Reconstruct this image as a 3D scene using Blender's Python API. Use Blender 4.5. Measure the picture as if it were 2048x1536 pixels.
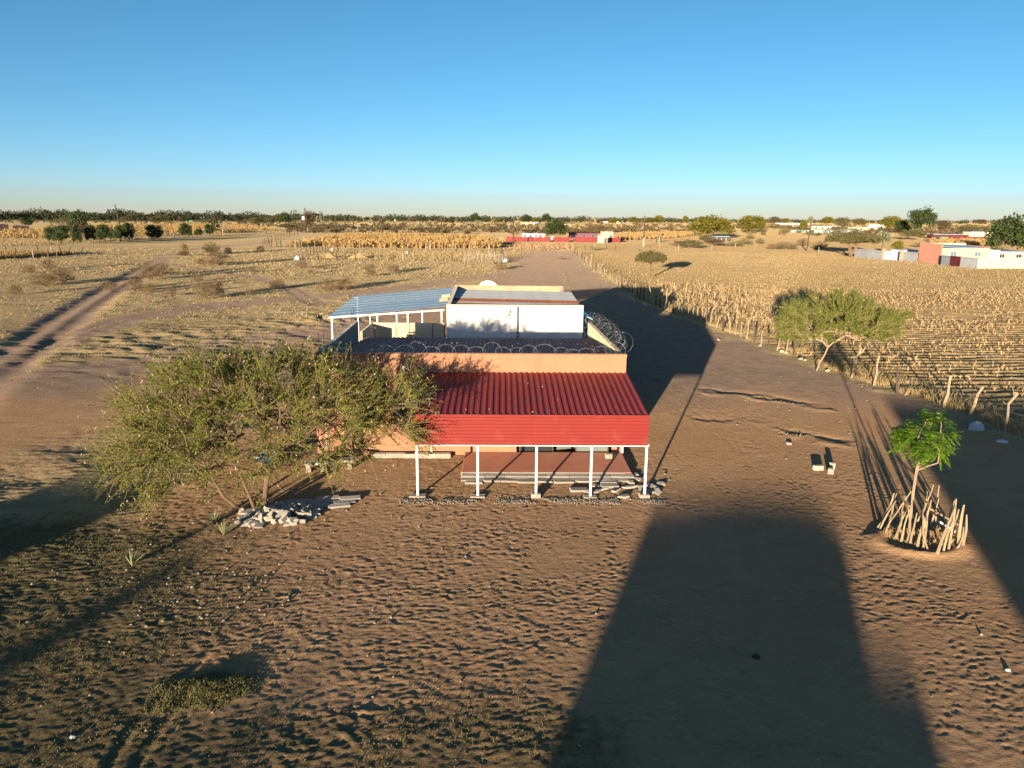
import bpy, math, random
import numpy as np
from mathutils import Matrix, Vector, Euler

for o in list(bpy.data.objects):
    bpy.data.objects.remove(o)
SC = bpy.context.scene
COL = SC.collection
R = math.radians

# ------------------------------------------------------------------ camera, sky, sun, exposure
CAM_H = 10.5
CAM_F = 1500.0            # focal length in pixels of the 2048 px wide photograph
PITCH, ROLL = R(12.55), R(0.45)
SUN_EL, SUN_AZ = R(4.85), R(18.8)    # light travels towards +Y, turned SUN_AZ towards +X

cam = bpy.data.cameras.new('camera')
cam.sensor_width = 36.0
cam.lens = 36.0 * CAM_F / 2048.0
cam.clip_start = 0.1
cam.clip_end = 30000
cam_ob = bpy.data.objects.new('camera', cam)
COL.objects.link(cam_ob)
CAMM = Euler((math.pi / 2 - PITCH, 0, 0)).to_matrix() @ Matrix.Rotation(ROLL, 3, 'Z')
cam_ob.matrix_world = Matrix.Translation((0, 0, CAM_H)) @ CAMM.to_4x4()
SC.camera = cam_ob

world = bpy.data.worlds.new('World')
SC.world = world
world.use_nodes = True
wn = world.node_tree
bg = wn.nodes['Background']
sky = wn.nodes.new('ShaderNodeTexSky')
sky.sky_type = 'NISHITA'
sky.sun_disc = False
sky.sun_elevation = SUN_EL
sky.sun_rotation = math.pi + SUN_AZ
sky.altitude = 1100
sky.air_density = 0.62
sky.dust_density = 0.7
sky.ozone_density = 2.0
hsv = wn.nodes.new('ShaderNodeHueSaturation')       # overall richness of the clear winter sky
hsv.inputs['Hue'].default_value = 0.476
hsv.inputs['Saturation'].default_value = 1.12
gain = wn.nodes.new('ShaderNodeMix')
gain.data_type = 'RGBA'; gain.blend_type = 'MULTIPLY'
gain.inputs[0].default_value = 1.0
gain.inputs[7].default_value = (1.10, 0.94, 1.02, 1)
wn.links.new(sky.outputs[0], hsv.inputs['Color'])
wn.links.new(hsv.outputs[0], gain.inputs[6])
wn.links.new(gain.outputs[2], bg.inputs[0])
bg.inputs[1].default_value = 0.087

sun = bpy.data.lights.new('sun', 'SUN')
sun.energy = 5.0
sun.angle = R(0.5)
sun.color = (1.0, 0.83, 0.60)
sun_ob = bpy.data.objects.new('sun', sun)
COL.objects.link(sun_ob)
ldir = Vector((math.sin(SUN_AZ) * math.cos(SUN_EL), math.cos(SUN_AZ) * math.cos(SUN_EL), -math.sin(SUN_EL)))
sun_ob.rotation_euler = ldir.to_track_quat('-Z', 'Y').to_euler()
sun_ob.location = (-20, -60, 40)

SC.view_settings.view_transform = 'Standard'
SC.view_settings.look = 'None'
SC.view_settings.exposure = 1.25
SC.view_settings.gamma = 1.0
SC.view_settings.use_curve_mapping = False

# ------------------------------------------------------------------ helpers
CM = np.array(CAMM)


def at(x, y, z=0.0):
    """ground point (metres) seen at a photograph pixel"""
    d = CM @ np.array([(x - 1024) / CAM_F, -(y - 768) / CAM_F, -1.0])
    t = (z - CAM_H) / d[2]
    return float(d[0] * t), float(d[1] * t)


def mpp(Y):
    """metres per photograph pixel at distance Y"""
    return Y / CAM_F / math.cos(PITCH) * 0.975


def tag(o, label=None, cat=None, group=None, kind=None):
    if label: o['label'] = label
    if cat: o['category'] = cat
    if group: o['group'] = group
    if kind: o['kind'] = kind
    return o


def thing(name, label, cat, loc=(0, 0, 0), rz=0.0, group=None):
    o = bpy.data.objects.new(name, None)
    o.empty_display_size = 0.3
    COL.objects.link(o)
    o.location = loc
    o.rotation_euler = (0, 0, rz)
    tag(o, label, cat, group)
    return o


def obj(name, me, parent=None, loc=None, rot=None, scale=None):
    o = bpy.data.objects.new(name, me)
    COL.objects.link(o)
    if parent: o.parent = parent
    if loc is not None: o.location = loc
    if rot is not None: o.rotation_euler = rot
    if scale is not None: o.scale = scale
    return o


def copy_tree(o, parent=None):
    c = o.copy()
    COL.objects.link(c)
    c.parent = parent
    for ch in list(o.children):
        copy_tree(ch, c)
    return c


def mesh_np(name, V, F, mat, tint=None, smooth=False, extra=None):
    """V (N,3); F (M,k) uniform polygons"""
    V = np.ascontiguousarray(V, dtype=np.float32)
    F = np.ascontiguousarray(F, dtype=np.int32)
    me = bpy.data.meshes.new(name)
    n, k = F.shape
    me.vertices.add(len(V))
    me.vertices.foreach_set('co', V.ravel())
    me.loops.add(n * k)
    me.loops.foreach_set('vertex_index', F.ravel())
    me.polygons.add(n)
    me.polygons.foreach_set('loop_start', np.arange(0, n * k, k, dtype=np.int32))
    me.polygons.foreach_set('loop_total', np.full(n, k, dtype=np.int32))
    if smooth:
        me.polygons.foreach_set('use_smooth', np.ones(n, dtype=bool))
    me.update(calc_edges=True)
    me.validate()
    if mat: me.materials.append(mat)
    if tint is not None:
        a = me.attributes.new('tint', 'FLOAT', 'POINT')
        a.data.foreach_set('value', np.ascontiguousarray(tint, dtype=np.float32))
    for nm, arr in (extra or {}).items():
        a = me.attributes.new(nm, 'FLOAT', 'POINT')
        a.data.foreach_set('value', np.ascontiguousarray(arr, dtype=np.float32))
    return me


class MB:
    """collects simple shapes for one mesh"""
    def __init__(self):
        self.v, self.f, self.t = [], [], []

    def add(self, vs, fs, t=0.5):
        b = len(self.v)
        self.v += [tuple(p) for p in vs]
        self.t += [t] * len(vs)
        self.f += [tuple(i + b for i in q) for q in fs]

    def box(self, x0, x1, y0, y1, z0, z1, m=None, t=0.5):
        vs = [Vector(p) for p in ((x0, y0, z0), (x1, y0, z0), (x1, y1, z0), (x0, y1, z0),
                                  (x0, y0, z1), (x1, y0, z1), (x1, y1, z1), (x0, y1, z1))]
        if m: vs = [m @ p for p in vs]
        self.add(vs, [(0, 3, 2, 1), (4, 5, 6, 7), (0, 1, 5, 4), (1, 2, 6, 5), (2, 3, 7, 6), (3, 0, 4, 7)], t)
        return self

    def prism(self, pts, y0, y1):
        """outline pts (x,z) extruded along y"""
        n = len(pts)
        vs = [(x, y0, z) for x, z in pts] + [(x, y1, z) for x, z in pts]
        self.add(vs, [tuple(range(n)), tuple(range(2 * n - 1, n - 1, -1))] +
                 [(i, n + i, n + (i + 1) % n, (i + 1) % n) for i in range(n)])
        return self

    def tube(self, pts, rad, n=6, cap=True, t=0.5):
        pts = [Vector(p) for p in pts]
        if not hasattr(rad, '__len__'): rad = [rad] * len(pts)
        b = len(self.v)
        up = None
        for i, p in enumerate(pts):
            d = (pts[min(i + 1, len(pts) - 1)] - pts[max(i - 1, 0)])
            if d.length < 1e-6: d = Vector((0, 0, 1))
            d.normalize()
            if up is None:
                up = d.orthogonal().normalized()
            else:
                up = up - d * up.dot(d)
                up = d.orthogonal().normalized() if up.length < 1e-4 else up.normalized()
            s = d.cross(up)
            for k in range(n):
                a = 2 * math.pi * k / n
                self.v.append(tuple(p + (up * math.cos(a) + s * math.sin(a)) * rad[i]))
                self.t.append(t)
        for i in range(len(pts) - 1):
            for k in range(n):
                a, c = b + i * n + k, b + i * n + (k + 1) % n
                self.f.append((a, c, c + n, a + n))
        if cap:
            self.f.append(tuple(b + k for k in range(n - 1, -1, -1)))
            e = b + (len(pts) - 1) * n
            self.f.append(tuple(e + k for k in range(n)))
        return self

    def mesh(self, name, mat, smooth=False, tint=False):
        me = bpy.data.meshes.new(name)
        me.from_pydata(self.v, [], self.f)
        if smooth:
            me.polygons.foreach_set('use_smooth', np.ones(len(me.polygons), dtype=bool))
        if mat: me.materials.append(mat)
        if tint:
            a = me.attributes.new('tint', 'FLOAT', 'POINT')
            a.data.foreach_set('value', np.array(self.t, dtype=np.float32))
        me.update()
        return me

    def build(self, name, mat, parent=None, smooth=False, loc=None, rot=None, scale=None):
        return obj(name, self.mesh(name, mat, smooth), parent, loc, rot, scale)


def bevel(o, w=0.01, seg=1):
    m = o.modifiers.new('bevel', 'BEVEL')
    m.width = w; m.segments = seg; m.limit_method = 'ANGLE'
    return o


# numpy value noise ----------------------------------------------------------
def _hash(ix, iy, seed):
    h = (ix.astype(np.int64) * 374761393 + iy.astype(np.int64) * 668265263 + seed * 1442695041) & 0x7fffffff
    h = ((h ^ (h >> 13)) * 1274126177) & 0x7fffffff
    h = h ^ (h >> 16)
    return (h & 0xffff) / 65535.0


def vnoise(x, y, seed=0):
    x = np.asarray(x, dtype=np.float64); y = np.asarray(y, dtype=np.float64)
    ix, iy = np.floor(x), np.floor(y)
    fx, fy = x - ix, y - iy
    fx = fx * fx * fx * (fx * (fx * 6 - 15) + 10); fy = fy * fy * fy * (fy * (fy * 6 - 15) + 10)
    ix = ix.astype(np.int64); iy = iy.astype(np.int64)
    a = _hash(ix, iy, seed); b = _hash(ix + 1, iy, seed)
    c = _hash(ix, iy + 1, seed); d = _hash(ix + 1, iy + 1, seed)
    return (a + (b - a) * fx) + ((c + (d - c) * fx) - (a + (b - a) * fx)) * fy


def fbm(x, y, s, octv=4, seed=0, gain=0.5):
    v, a, t = 0.0, 1.0, 0.0
    for k in range(octv):
        v = v + a * vnoise(np.asarray(x) * s + 17.3 * k, np.asarray(y) * s - 9.1 * k, seed + k)
        t += a; a *= gain; s *= 2.03
    return v / t


def sstep(a, b, x):
    t = np.clip((np.asarray(x, dtype=np.float64) - a) / (b - a), 0, 1)
    return t * t * (3 - 2 * t)


def seg_dist(x, y, pts):
    """distance to a polyline; also returns signed side"""
    best = np.full(np.shape(x), 1e9)
    side = np.zeros(np.shape(x))
    for (ax, ay), (bx, by) in zip(pts[:-1], pts[1:]):
        dx, dy = bx - ax, by - ay
        L = dx * dx + dy * dy
        t = np.clip(((x - ax) * dx + (y - ay) * dy) / L, 0, 1)
        d = np.hypot(x - ax - t * dx, y - ay - t * dy)
        sd = np.sign((x - ax) * dy - (y - ay) * dx)
        m = d < best
        best = np.where(m, d, best); side = np.where(m, sd, side)
    return best, side * best


# ------------------------------------------------------------------ materials
def mat(name, c1, c2=None, scale=4.0, detail=6.0, rough=0.8, bump=0.0, bscale=30.0, bdist=0.02, metal=0.0,
        tint=False, spec=0.3, c3=None, s3=1.0, t3=(0.55, 0.7), rand=0.0, stretch=None, trans=0.0):
    m = bpy.data.materials.new(name)
    m.use_nodes = True
    nt = m.node_tree; N = nt.nodes; L = nt.links
    p = N['Principled BSDF']
    p.inputs['Roughness'].default_value = rough
    p.inputs['Metallic'].default_value = metal
    if rough >= 0.75: p.inputs['Diffuse Roughness'].default_value = 1.0
    p.inputs['Specular IOR Level'].default_value = spec
    tc = N.new('ShaderNodeTexCoord')
    src = tc.outputs['Object']
    if stretch:
        mp = N.new('ShaderNodeMapping'); mp.inputs['Scale'].default_value = stretch
        L.new(src, mp.inputs['Vector']); src = mp.outputs['Vector']
    col = None

    def mix(fac, a, b):
        x = N.new('ShaderNodeMix'); x.data_type = 'RGBA'
        if isinstance(fac, float): x.inputs[0].default_value = fac
        else: L.new(fac, x.inputs[0])
        for i, v in ((6, a), (7, b)):
            if isinstance(v, tuple): x.inputs[i].default_value = (*v, 1)
            else: L.new(v, x.inputs[i])
        return x.outputs[2]

    if c2:
        if tint:
            at_ = N.new('ShaderNodeAttribute'); at_.attribute_name = 'tint'
            f = at_.outputs['Fac']
        else:
            n = N.new('ShaderNodeTexNoise'); n.inputs['Scale'].default_value = scale
            n.inputs['Detail'].default_value = detail; n.inputs['Roughness'].default_value = 0.6
            L.new(src, n.inputs['Vector'])
            r = N.new('ShaderNodeMapRange'); r.inputs[1].default_value = 0.32; r.inputs[2].default_value = 0.68
            L.new(n.outputs['Fac'], r.inputs[0]); f = r.outputs[0]
        col = mix(f, c1, c2)
    if c3:
        n = N.new('ShaderNodeTexNoise'); n.inputs['Scale'].default_value = s3
        n.inputs['Detail'].default_value = 8; n.inputs['Roughness'].default_value = 0.65
        L.new(src, n.inputs['Vector'])
        r = N.new('ShaderNodeMapRange'); r.inputs[1].default_value = t3[0]; r.inputs[2].default_value = t3[1]
        L.new(n.outputs['Fac'], r.inputs[0])
        col = mix(r.outputs[0], col if col else c1, c3)
    if rand:
        oi = N.new('ShaderNodeObjectInfo')
        hs = N.new('ShaderNodeHueSaturation')
        r = N.new('ShaderNodeMapRange'); r.inputs[3].default_value = 1 - rand; r.inputs[4].default_value = 1 + rand
        L.new(oi.outputs['Random'], r.inputs[0]); L.new(r.outputs[0], hs.inputs['Value'])
        if col: L.new(col, hs.inputs['Color'])
        else: hs.inputs['Color'].default_value = (*c1, 1)
        col = hs.outputs['Color']
    if col: L.new(col, p.inputs['Base Color'])
    else: p.inputs['Base Color'].default_value = (*c1, 1)
    if bump:
        n = N.new('ShaderNodeTexNoise'); n.inputs['Scale'].default_value = bscale; n.inputs['Detail'].default_value = 5
        L.new(src, n.inputs['Vector'])
        b = N.new('ShaderNodeBump'); b.inputs['Strength'].default_value = bump; b.inputs['Distance'].default_value = bdist
        L.new(n.outputs['Fac'], b.inputs['Height']); L.new(b.outputs['Normal'], p.inputs['Normal'])
    if trans:
        tr = N.new('ShaderNodeBsdfTranslucent')
        if col: L.new(col, tr.inputs['Color'])
        else: tr.inputs['Color'].default_value = (*c1, 1)
        ms = N.new('ShaderNodeMixShader'); ms.inputs[0].default_value = trans
        L.new(p.outputs[0], ms.inputs[1]); L.new(tr.outputs[0], ms.inputs[2])
        L.new(ms.outputs[0], N['Material Output'].inputs['Surface'])
    return m


M = {}
M['orange'] = mat('orange_plaster', (0.46, 0.235, 0.135), (0.41, 0.205, 0.118), 1.3, bump=0.25, bscale=40, bdist=0.01, rough=0.9,
                  c3=(0.30, 0.16, 0.10), s3=0.55, t3=(0.56, 0.75))
M['white'] = mat('white_plaster', (0.74, 0.73, 0.71), (0.66, 0.65, 0.63), 0.9, bump=0.25, bscale=30, bdist=0.01, rough=0.9,
                 c3=(0.52, 0.50, 0.47), s3=0.5, t3=(0.6, 0.78))
M['cream'] = mat('cream_concrete', (0.62, 0.53, 0.38), (0.54, 0.45, 0.32), 1.2, bump=0.25, bscale=30, rough=0.9)
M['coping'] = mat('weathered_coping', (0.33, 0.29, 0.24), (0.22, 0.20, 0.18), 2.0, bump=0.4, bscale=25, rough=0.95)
M['block'] = mat('raw_block', (0.52, 0.41, 0.26), (0.42, 0.32, 0.20), 3.0, bump=0.5, bscale=35, rough=0.95, rand=0.12)
M['mortar'] = mat('mortar', (0.30, 0.25, 0.18), (0.24, 0.20, 0.15), 5.0, rough=0.95)
M['red_roof'] = mat('red_roof_sheet', (0.31, 0.044, 0.042), (0.26, 0.037, 0.036), 0.8, rough=0.62, spec=0.2, stretch=(1, 0.3, 1),
                    c3=(0.29, 0.085, 0.065), s3=0.9, t3=(0.52, 0.74), rand=0.06)
M['red_fascia'] = mat('red_fascia_sheet', (0.225, 0.025, 0.020), (0.20, 0.022, 0.018), 0.7, rough=0.6, spec=0.2,
                      c3=(0.24, 0.055, 0.04), s3=0.9, t3=(0.52, 0.74))
M['maroon_roof'] = mat('faded_maroon_roof', (0.36, 0.16, 0.14), (0.45, 0.23, 0.19), 0.8, rough=0.85, spec=0.12, stretch=(1, 0.25, 1),
                       c3=(0.30, 0.18, 0.16), s3=2.0, t3=(0.55, 0.72), rand=0.12)
M['galv_rust'] = mat('galvanised_rusty', (0.46, 0.47, 0.48), (0.36, 0.38, 0.40), 1.2, rough=0.5, metal=0.15, spec=0.5, stretch=(0.5, 1, 1),
                     c3=(0.20, 0.10, 0.06), s3=1.4, t3=(0.60, 0.72), rand=0.07)
M['rust'] = mat('rusted_sheet', (0.21, 0.075, 0.035), (0.13, 0.05, 0.03), 2.5, rough=0.85, metal=0.1, stretch=(0.3, 1.5, 1),
                c3=(0.42, 0.36, 0.32), s3=1.5, t3=(0.60, 0.75))
M['galv'] = mat('galvanised_sheet', (0.46, 0.60, 0.70), (0.42, 0.56, 0.67), 0.8, rough=0.5, metal=0.15, spec=0.5,
                c3=(0.36, 0.25, 0.19), s3=1.6, t3=(0.72, 0.80))  # sky reflection on the lean-to roof put into the blue base colour
M['galv_blue'] = mat('bluish_galvanised_sheet', (0.37, 0.53, 0.65), (0.34, 0.50, 0.62), 0.8, rough=0.5, metal=0.1, spec=0.5)  # bluer copy, sky reflection painted in for the near lean-to sheets
M['white_paint'] = mat('white_painted_steel', (0.72, 0.71, 0.70), (0.62, 0.61, 0.60), 3.0, rough=0.5, c3=(0.35, 0.22, 0.15), s3=3.0, t3=(0.68, 0.8))
M['dark_steel'] = mat('dark_steel', (0.06, 0.06, 0.065), (0.09, 0.085, 0.08), 4.0, rough=0.5, metal=0.5)
M['wire'] = mat('razor_wire_steel', (0.42, 0.42, 0.40), (0.30, 0.29, 0.27), 6.0, rough=0.45, metal=0.6)
M['glass'] = mat('dark_glass', (0.03, 0.035, 0.04), rough=0.12, spec=0.6)
M['blue_glass'] = mat('blue_window_glass', (0.10, 0.16, 0.22), (0.14, 0.20, 0.26), 3, rough=0.15, spec=0.6)
M['door'] = mat('grey_green_door', (0.16, 0.18, 0.15), (0.12, 0.14, 0.12), 1.5, rough=0.4, spec=0.4)
M['porch'] = mat('red_porch_floor', (0.42, 0.17, 0.11), (0.34, 0.14, 0.095), 1.2, rough=0.75, bump=0.1, bscale=25,
                 c3=(0.33, 0.25, 0.19), s3=0.8, t3=(0.60, 0.78))
M['paver'] = mat('grey_paver', (0.40, 0.36, 0.31), (0.30, 0.27, 0.235), 2.5, rough=0.95, bump=0.4, bscale=40, rand=0.18)
M['concrete'] = mat('pale_concrete', (0.42, 0.375, 0.31), (0.30, 0.265, 0.215), 2.0, rough=0.95, bump=0.4, bscale=30, rand=0.1)
M['interior'] = mat('dim_interior', (0.12, 0.10, 0.08), (0.09, 0.08, 0.07), 2.0, rough=0.9)
M['bark'] = mat('acacia_bark', (0.20, 0.135, 0.085), (0.12, 0.08, 0.05), 5.0, rough=0.95, bump=0.8, bscale=18, bdist=0.03, stretch=(1, 1, 0.3))
M['bark_pale'] = mat('pale_bark', (0.36, 0.27, 0.18), (0.26, 0.19, 0.125), 4.0, rough=0.95, bump=0.5, bscale=18, stretch=(1, 1, 0.3))
M['twig'] = mat('dry_twig', (0.24, 0.165, 0.095), (0.17, 0.115, 0.07), 3.0, rough=0.95)
M['pod'] = mat('dry_seed_pod', (0.55, 0.42, 0.25), (0.42, 0.29, 0.16), 3.0, rough=0.9)
M['leaf_acacia'] = mat('acacia_leaf', (0.055, 0.085, 0.010), (0.25, 0.265, 0.030), tint=True, rough=0.7, trans=0.25)
M['leaf_fence'] = mat('fence_tree_leaf', (0.075, 0.115, 0.014), (0.24, 0.265, 0.038), tint=True, rough=0.7, trans=0.25)
M['leaf_bright'] = mat('bright_frond', (0.085, 0.19, 0.015), (0.22, 0.34, 0.03), tint=True, rough=0.55, trans=0.3)
M['leaf_dark'] = mat('dark_leaf', (0.028, 0.048, 0.014), (0.065, 0.09, 0.022), tint=True, rough=0.7, trans=0.15)
M['leaf_yellow'] = mat('yellow_green_leaf', (0.10, 0.105, 0.012), (0.24, 0.20, 0.022), tint=True, rough=0.7, trans=0.2)
M['leaf_olive'] = mat('olive_leaf', (0.075, 0.075, 0.028), (0.15, 0.125, 0.05), tint=True, rough=0.8, trans=0.2)
M['leaf_brown'] = mat('brown_leaf', (0.06, 0.042, 0.022), (0.12, 0.08, 0.04), tint=True, rough=0.85, trans=0.15)
M['leaf_wood'] = mat('far_wood_leaf', (0.018, 0.026, 0.010), (0.048, 0.052, 0.02), tint=True, rough=0.8)
M['leaf_palm'] = mat('grey_palm_leaf', (0.16, 0.18, 0.11), (0.28, 0.28, 0.18), tint=True, rough=0.7, trans=0.15)
M['leaf_dry'] = mat('dry_bush_leaf', (0.12, 0.082, 0.04), (0.24, 0.165, 0.075), tint=True, rough=0.9, trans=0.2)
M['straw'] = mat('straw_grass', (0.34, 0.245, 0.115), (0.54, 0.40, 0.195), tint=True, rough=0.85, trans=0.25)
M['green_grass'] = mat('green_ground_cover', (0.13, 0.13, 0.045), (0.30, 0.25, 0.10), tint=True, rough=0.85, trans=0.2)
M['maize'] = mat('dry_maize', (0.36, 0.22, 0.085), (0.54, 0.36, 0.15), tint=True, rough=0.85, trans=0.25)
M['stubble'] = mat('maize_stubble', (0.35, 0.235, 0.115), (0.60, 0.43, 0.235), tint=True, rough=0.9, trans=0.15)
M['agave'] = mat('agave_leaf', (0.16, 0.19, 0.085), (0.34, 0.33, 0.18), tint=True, rough=0.6, trans=0.1)
M['post'] = mat('weathered_post', (0.40, 0.31, 0.21), (0.26, 0.195, 0.13), 3.0, rough=0.95, bump=0.5, bscale=25, stretch=(1, 1, 0.25), rand=0.2)
M['post_dark'] = mat('dark_post', (0.075, 0.055, 0.04), (0.11, 0.08, 0.055), 3.0, rough=0.95, rand=0.2)
M['post_white'] = mat('whitewashed_post', (0.44, 0.40, 0.35), (0.34, 0.31, 0.27), 3.0, rough=0.9)
M['stick'] = mat('barkless_stick', (0.38, 0.295, 0.19), (0.25, 0.185, 0.115), 4.0, rough=0.9, bump=0.4, bscale=30, stretch=(1, 1, 0.2), rand=0.15)
M['pole'] = mat('creosote_pole', (0.075, 0.05, 0.035), (0.11, 0.075, 0.05), 1.0, rough=0.95, stretch=(1, 1, 0.2))
M['fence_wire'] = mat('fence_wire', (0.25, 0.22, 0.19), rough=0.6, metal=0.5)
M['sand_pile'] = mat('sand_heap', (0.46, 0.27, 0.14), (0.38, 0.22, 0.11), 2.0, rough=1.0, bump=0.5, bscale=6, bdist=0.1)
M['stone'] = mat('pale_stone', (0.40, 0.34, 0.27), (0.26, 0.215, 0.165), 3.0, rough=0.95, rand=0.2)
M['far_red'] = mat('red_sheet_fence', (0.24, 0.022, 0.022), (0.19, 0.02, 0.02), 0.6, rough=0.6, rand=0.1)
M['far_maroon'] = mat('maroon_sheet', (0.14, 0.025, 0.028), (0.10, 0.02, 0.024), 0.6, rough=0.7, rand=0.1)
M['dark_maroon'] = mat('dark_maroon_sheet', (0.045, 0.012, 0.012), (0.03, 0.012, 0.012), 0.6, rough=0.8, rand=0.1)
M['purple'] = mat('mauve_wall', (0.24, 0.10, 0.14), (0.20, 0.085, 0.12), 0.8, rough=0.85)
M['pink'] = mat('pink_plaster', (0.60, 0.27, 0.19), (0.54, 0.24, 0.17), 0.7, rough=0.9, bump=0.1)
M['cream_wall'] = mat('cream_plaster', (0.56, 0.49, 0.36), (0.50, 0.43, 0.31), 0.5, rough=0.9)
M['pale_blue'] = mat('pale_blue_wall', (0.32, 0.42, 0.46), (0.38, 0.46, 0.48), 0.4, rough=0.9)
M['thatch'] = mat('thatch', (0.17, 0.12, 0.075), (0.11, 0.08, 0.05), 3.0, rough=1.0)
M['blue_plastic'] = mat('blue_plastic', (0.10, 0.22, 0.42), (0.14, 0.28, 0.46), 5.0, rough=0.35, spec=0.5)
M['white_plastic'] = mat('white_plastic', (0.62, 0.62, 0.62), (0.5, 0.5, 0.5), 5.0, rough=0.5)
M['green_paint'] = mat('green_paint', (0.10, 0.28, 0.12), rough=0.7)
M['orange_paint'] = mat('orange_painted_gable', (0.60, 0.21, 0.05), rough=0.8)
M['rubber'] = mat('tyre_rubber', (0.03, 0.03, 0.03), (0.05, 0.045, 0.04), 8, rough=0.85)


# ------------------------------------------------------------------ the ground
def PX(*pts):
    return [at(*p) for p in pts]


ROAD_L = PX((-220, 900), (-60, 770), (60, 690), (130, 640), (215, 585), (305, 530), (350, 508), (430, 496), (520, 486), (575, 474), (620, 462), (660, 455))
ROAD_M = PX((1105, 505), (1095, 530), (1060, 570), (960, 610), (780, 660), (560, 700), (330, 745), (60, 810), (-250, 900))
ROAD_R = PX((1120, 515), (1150, 545), (1210, 600), (1330, 680), (1480, 740), (1680, 800), (1900, 900), (2100, 1000))
TRACK_A = PX((340, 528), (420, 540), (520, 556), (590, 580), (640, 610))
TRACK_B = PX((1090, 540), (900, 562), (760, 582), (600, 596), (420, 612), (250, 640), (100, 690))
ROAD_F = PX((1120, 510), (1200, 497), (1300, 490), (1400, 480), (1500, 474), (1600, 470))
PATH_F = PX((1480, 535), (1590, 512))
FENCE_R_PX = [(1146, 505), (1152, 511), (1157, 512), (1161, 516), (1166, 521), (1173, 527), (1182, 533), (1187, 540), (1195, 544), (1203, 548),
              (1208, 550), (1215, 556), (1222, 562), (1232, 568), (1241, 575), (1251, 579), (1260, 583), (1268, 587), (1274, 593), (1279, 599),
              (1304, 608), (1329, 619), (1355, 632), (1387, 640), (1403, 646), (1420, 653), (1460, 665), (1494, 679), (1538, 697), (1589, 713),
              (1703, 755), (1748, 772), (1794, 788), (1889, 816), (1939, 832), (2009, 865), (2085, 890)]
FENCE_R = PX(*FENCE_R_PX)
DITCHES = [(PX((1395, 778), (1470, 784), (1560, 795), (1640, 812)), 0.16, 0.5), (PX((1585, 862), (1640, 872), (1690, 880)), 0.12, 0.4),
           (PX((1380, 830), (1450, 838), (1520, 836)), 0.05, 0.5)]


TYRES = [PX((210, 1540), (260, 1460), (320, 1400), (420, 1300), (560, 1200)), PX((265, 1540), (330, 1440), (400, 1370), (520, 1270), (690, 1150))]


def right_of_fence(x, y):
    """signed distance to the right of the field fence (positive in the maize field)"""
    fy = np.array([p[1] for p in FENCE_R])[::-1]; fx = np.array([p[0] for p in FENCE_R])[::-1]
    o = np.argsort(fy)
    return np.asarray(x) - np.interp(y, fy[o], fx[o])


def ground_fields(x, y):
    x = np.asarray(x, dtype=np.float64); y = np.asarray(y, dtype=np.float64)
    dl, sl = seg_dist(x, y, ROAD_L)
    dm, _ = seg_dist(x, y, ROAD_M)
    dr, _ = seg_dist(x, y, ROAD_R)
    da, sa = seg_dist(x, y, TRACK_A)
    db, _ = seg_dist(x, y, TRACK_B)
    df, _ = seg_dist(x, y, ROAD_F)
    dp, _ = seg_dist(x, y, PATH_F)
    n1 = fbm(x, y, 0.18, 3, 5)
    n2 = fbm(x, y, 0.9, 3, 15)
    rof = right_of_fence(x, y)
    field = sstep(0.2, 1.5, rof) * sstep(30, 36, y)
    wob = (n1 - 0.5) * 5 + (n2 - 0.5) * 2.0
    bare = 1 - sstep(1.5, 3.4, dl + wob * 0.7)
    bare = np.maximum(bare, 1 - sstep(5.0, 12.0, dm + wob * 1.5))
    bare = np.maximum(bare, 1 - sstep(2.8, 5.0, dr + wob))
    bare = np.maximum(bare, 0.8 * (1 - sstep(0.8, 2.0, da + wob * 0.3)))
    bare = np.maximum(bare, 0.85 * (1 - sstep(1.6, 4.0, db + wob * 0.6)))
    bare = np.maximum(bare, 1 - sstep(3.0, 6.0, df + wob))
    bare = np.maximum(bare, 0.8 * (1 - sstep(0.8, 2.0, dp)))
    # yard round the shop
    yard = sstep(-15.5, -9.5, x + wob * 0.8) * (1 - sstep(44, 50, y + wob)) * (1 - sstep(16.5, 22, x + wob * 0.7))
    bare = np.maximum(bare, yard)
    strip = sstep(3.5, 5.0, x) * (1 - sstep(-1.6, -0.2, rof + wob * 0.3)) * (1 - sstep(95, 110, y)) * sstep(26, 30, y)
    bare = np.maximum(bare, strip * sstep(0.2, 0.4, n1))
    bare = bare * (1 - field)
    # grass at the front corner of the yard, its colour darkened to paint shade
    corner = (1 - sstep(-10.5, -3.0, x + (y - 17) * 0.35 + wob)) * (1 - sstep(23, 26.5, y + wob * 0.5))
    corner = np.maximum(corner, (1 - sstep(13.6, 15.4, y + wob * 0.35)) * (1 - sstep(1, 4, x)) * 0.75)
    return dict(dl=dl, sl=sl, dm=dm, dr=dr, da=da, db=db, n1=n1, n2=n2, rof=rof, field=field, bare=bare, yard=yard, corner=corner)


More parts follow.
